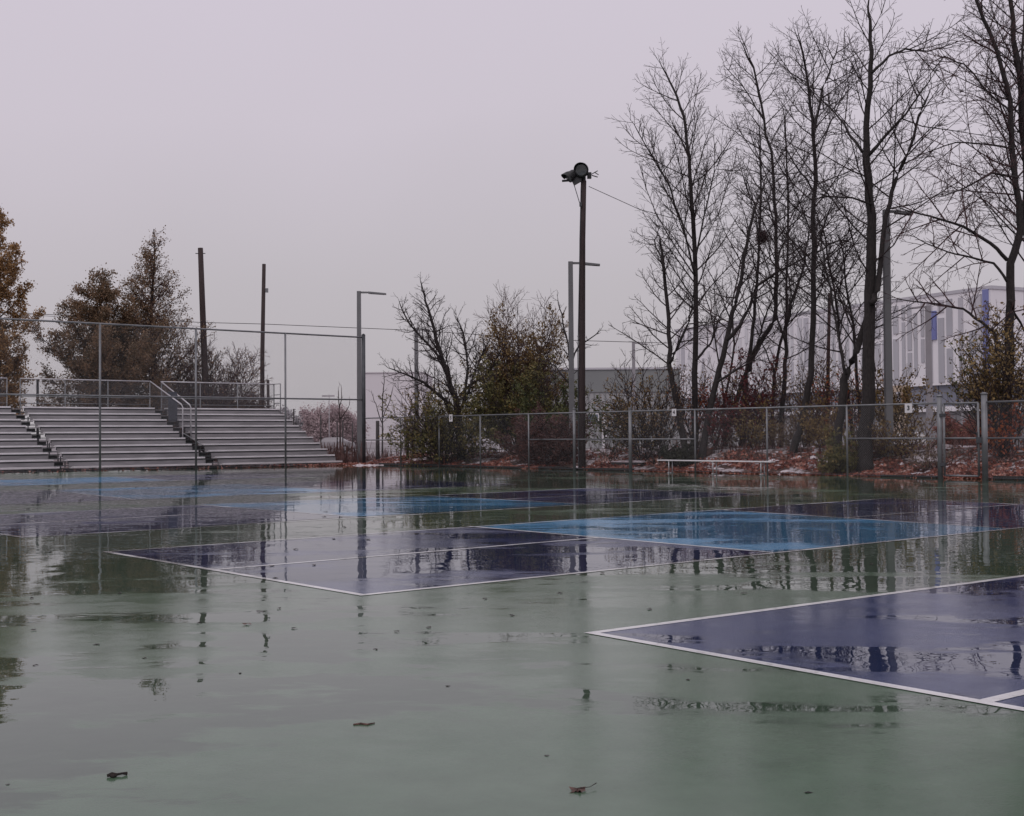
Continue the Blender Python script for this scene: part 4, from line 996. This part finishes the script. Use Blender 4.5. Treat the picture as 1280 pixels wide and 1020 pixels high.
# parked car far behind
def car(px, py, D, L_, label, body, rz=0.):
    t = thing('parked_car', label, 'car', gp(px, D), rz)
    prof = [(-L_/2,.35),(-L_/2,.75),(-L_/2*.93,.92),(-L_*.30,1.0),(-L_*.16,1.42),(L_*.18,1.46),(L_*.36,1.02),(L_/2*.96,.9),(L_/2,.6),(L_/2,.35)]
    b = MB(); n_ = len(prof)
    for y in (-.85, .85):
        for (x, z) in prof: b.v.append((x, y*(.86 if z > 1.2 else 1), z))
    b.f.append(tuple(range(n_))); b.f.append(tuple(range(2*n_-1, n_-1, -1)))
    for i in range(n_): b.f.append((i, (i+1)%n_, n_+(i+1)%n_, n_+i))
    b.build('body', body, t)
    for y in (-.81, .81):
        b = MB(); b.poly([(-L_*.25, y*1.02, 1.03), (-L_*.15, y*.915, 1.36), (L_*.17, y*.915, 1.39), (L_*.31, y*1.02, 1.03)]); b.build('side_window', M['b_seam'], t)
    for x in (-L_*.31, L_*.31):
        for y in (-.82, .82):
            b = MB(); b.tube([(x, y-.1, .33),(x, y+.1, .33)], [.33,.33], 16); wh = b.build('wheel', M['dark'], t)
            s_ = 1 if y > 0 else -1
            b = MB(); b.tube([(x, y+.101*s_, .33),(x, y+.115*s_, .33)], [.2,.16], 12); b.build('rim', M['lamp_pale'], wh)
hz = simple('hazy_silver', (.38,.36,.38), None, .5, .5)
car(416, 545, 125, 4.3, 'hazy silver car beyond the dark leafless sapling', hz)
car(1130, 533, 90, 4.4, 'white car half hidden behind the brush left of the gate', simple('white_paint',(.62,.6,.6),None,.5,.3), .1)
car(590, 541, 88, 4.5, 'pale car seen through the gap left of the broad green bush', simple('pale_paint',(.55,.53,.55),None,.5,.3), .1)

# ------------------------------------------------------------------ leaves lying on the court
M['wetleaf'] = simple('wet_brown_leaf', (.022,.012,.010), (.008,.006,.006), 30, .85)
M['wetleaf2'] = simple('pale_brown_leaf', (.16,.09,.075), (.05,.025,.02), 25, .6)
def courtleaf(px, py, size, label, kind='blob', mat='wetleaf', rz=0., group=None, name='fallen_leaf'):
    q = G(px, py); r_ = random.Random(int(px*3+py)); b = MB(); q.z = .0015 if py > 800 else .0045
    if kind == 'maple':
        n_ = 22; out = []
        for i in range(n_):
            a = 6.283*i/n_; rr_ = size*(.5+.5*abs(math.cos(a*2.5)))*(.75+.25*(i % 2))
            out.append((math.cos(a)*rr_, math.sin(a)*rr_*.9, .45*abs(math.sin(a*1.5+.7))*rr_*r_.uniform(.5,1)*(i%2)))
        b.v.append((0,0,.012)); b.v += out
        for i in range(n_): b.f.append((0, 1+i, 1+(i+1)%n_))
        o = thing(name, label, 'leaf', q, rz, group); b.build('blade', M[mat], o)
        s_ = MB(); s_.tube([(0,0,.012),(size*.6,0,.012),(size*1.3,.01,.012),(size*2.1,.05,.016)], [size*.04,size*.035,size*.03,size*.05], 5); s_.build('stalk', M['wetleaf'], o)
        return
    if kind == 'twig':
        b.tube([(-size,0,.002),(-size*.3,.01,.003),(size*.3,-.012,.003),(size,.02,.002)], [.004,.006,.005,.003], 5)
    elif kind == 'seed':
        b.tube([(-size,0,.006),(-size*.5,.004,.010),(0,.008,.007),(size*.5,.012,.009),(size,.02,.006)], [.006,.010,.006,.005,.008], 6)
        b.tube([(-size*.6,0,.005),(-size*.25,-.02,.006),(0,-.008,.005)], [.007,.007,.004], 6)
    else:
        n_ = 10; out = []
        for i in range(n_):
            a = 6.283*i/n_; rr_ = size*r_.uniform(.55,1.1); out.append((math.cos(a)*rr_, math.sin(a)*rr_*.55, r_.uniform(0,.22)*size*(i%3>0)))
        b.v.append((0,0,size*.22)); b.v += out
        for i in range(n_): b.f.append((0, 1+i, 1+(i+1)%n_))
    o = b.build(name, M[mat]); o.location = q; o.rotation_euler = (0,0,rz)
    tag(o, label, 'twig' if kind == 'twig' else 'leaf', group)
courtleaf(722, 989, .042, 'curled brown leaf with a long stalk lying nearest the camera', 'maple', 'wetleaf2', .1)
courtleaf(146, 971, .042, 'black crooked wet leaf on the green at the bottom left', 'seed', 'wetleaf', .2)
courtleaf(10, 981, .012, 'tiny black leaf at the bottom left edge of the photo')
courtleaf(684, 945, .014, 'small black leaf on the green above the stalked one')
courtleaf(1010, 991, .020, 'small brown leaf on the green at the bottom right')
courtleaf(455, 906, .055, 'thin pale twig lying on the bare green court', 'twig', 'wetleaf2', .1, name='twig')
courtleaf(496, 790, .03, 'dark brown leaf alone below the front corner of the middle court')
courtleaf(309, 781, .045, 'pale leaf lying left of the front corner on the green', 'blob', 'wetleaf2')
courtleaf(339, 708, .045, 'dark upright leaf on the purple near the white centre line')
grp = 'small dark leaves scattered on the courts'
for i, (px, py) in enumerate(((325,765),(249,779),(181,823),(42,788),(40,748),(368,786),(349,761),(344,723),(606,749),(392,707),(370,687),(417,674),(460,675),(431,659),(205,619),(102,625),(225,597),(405,646),(100,626),(62,690),(44,832),(186,610),(280,607),(170,610),(536,785),(868,700),(753,717),(407,640),(262,617),(640,655),(520,668),(610,700),(700,742),(812,762),(930,742),(150,742),(230,712),(90,662),(470,812),(560,858),(300,842),(120,806),(860,850),(640,770),(985,716),(1090,706),(1190,690))):
    courtleaf(px, py, .012+.00017*(900-py), 'small dark wet leaf scattered on the painted courts', rz=i*1.3, group=grp)
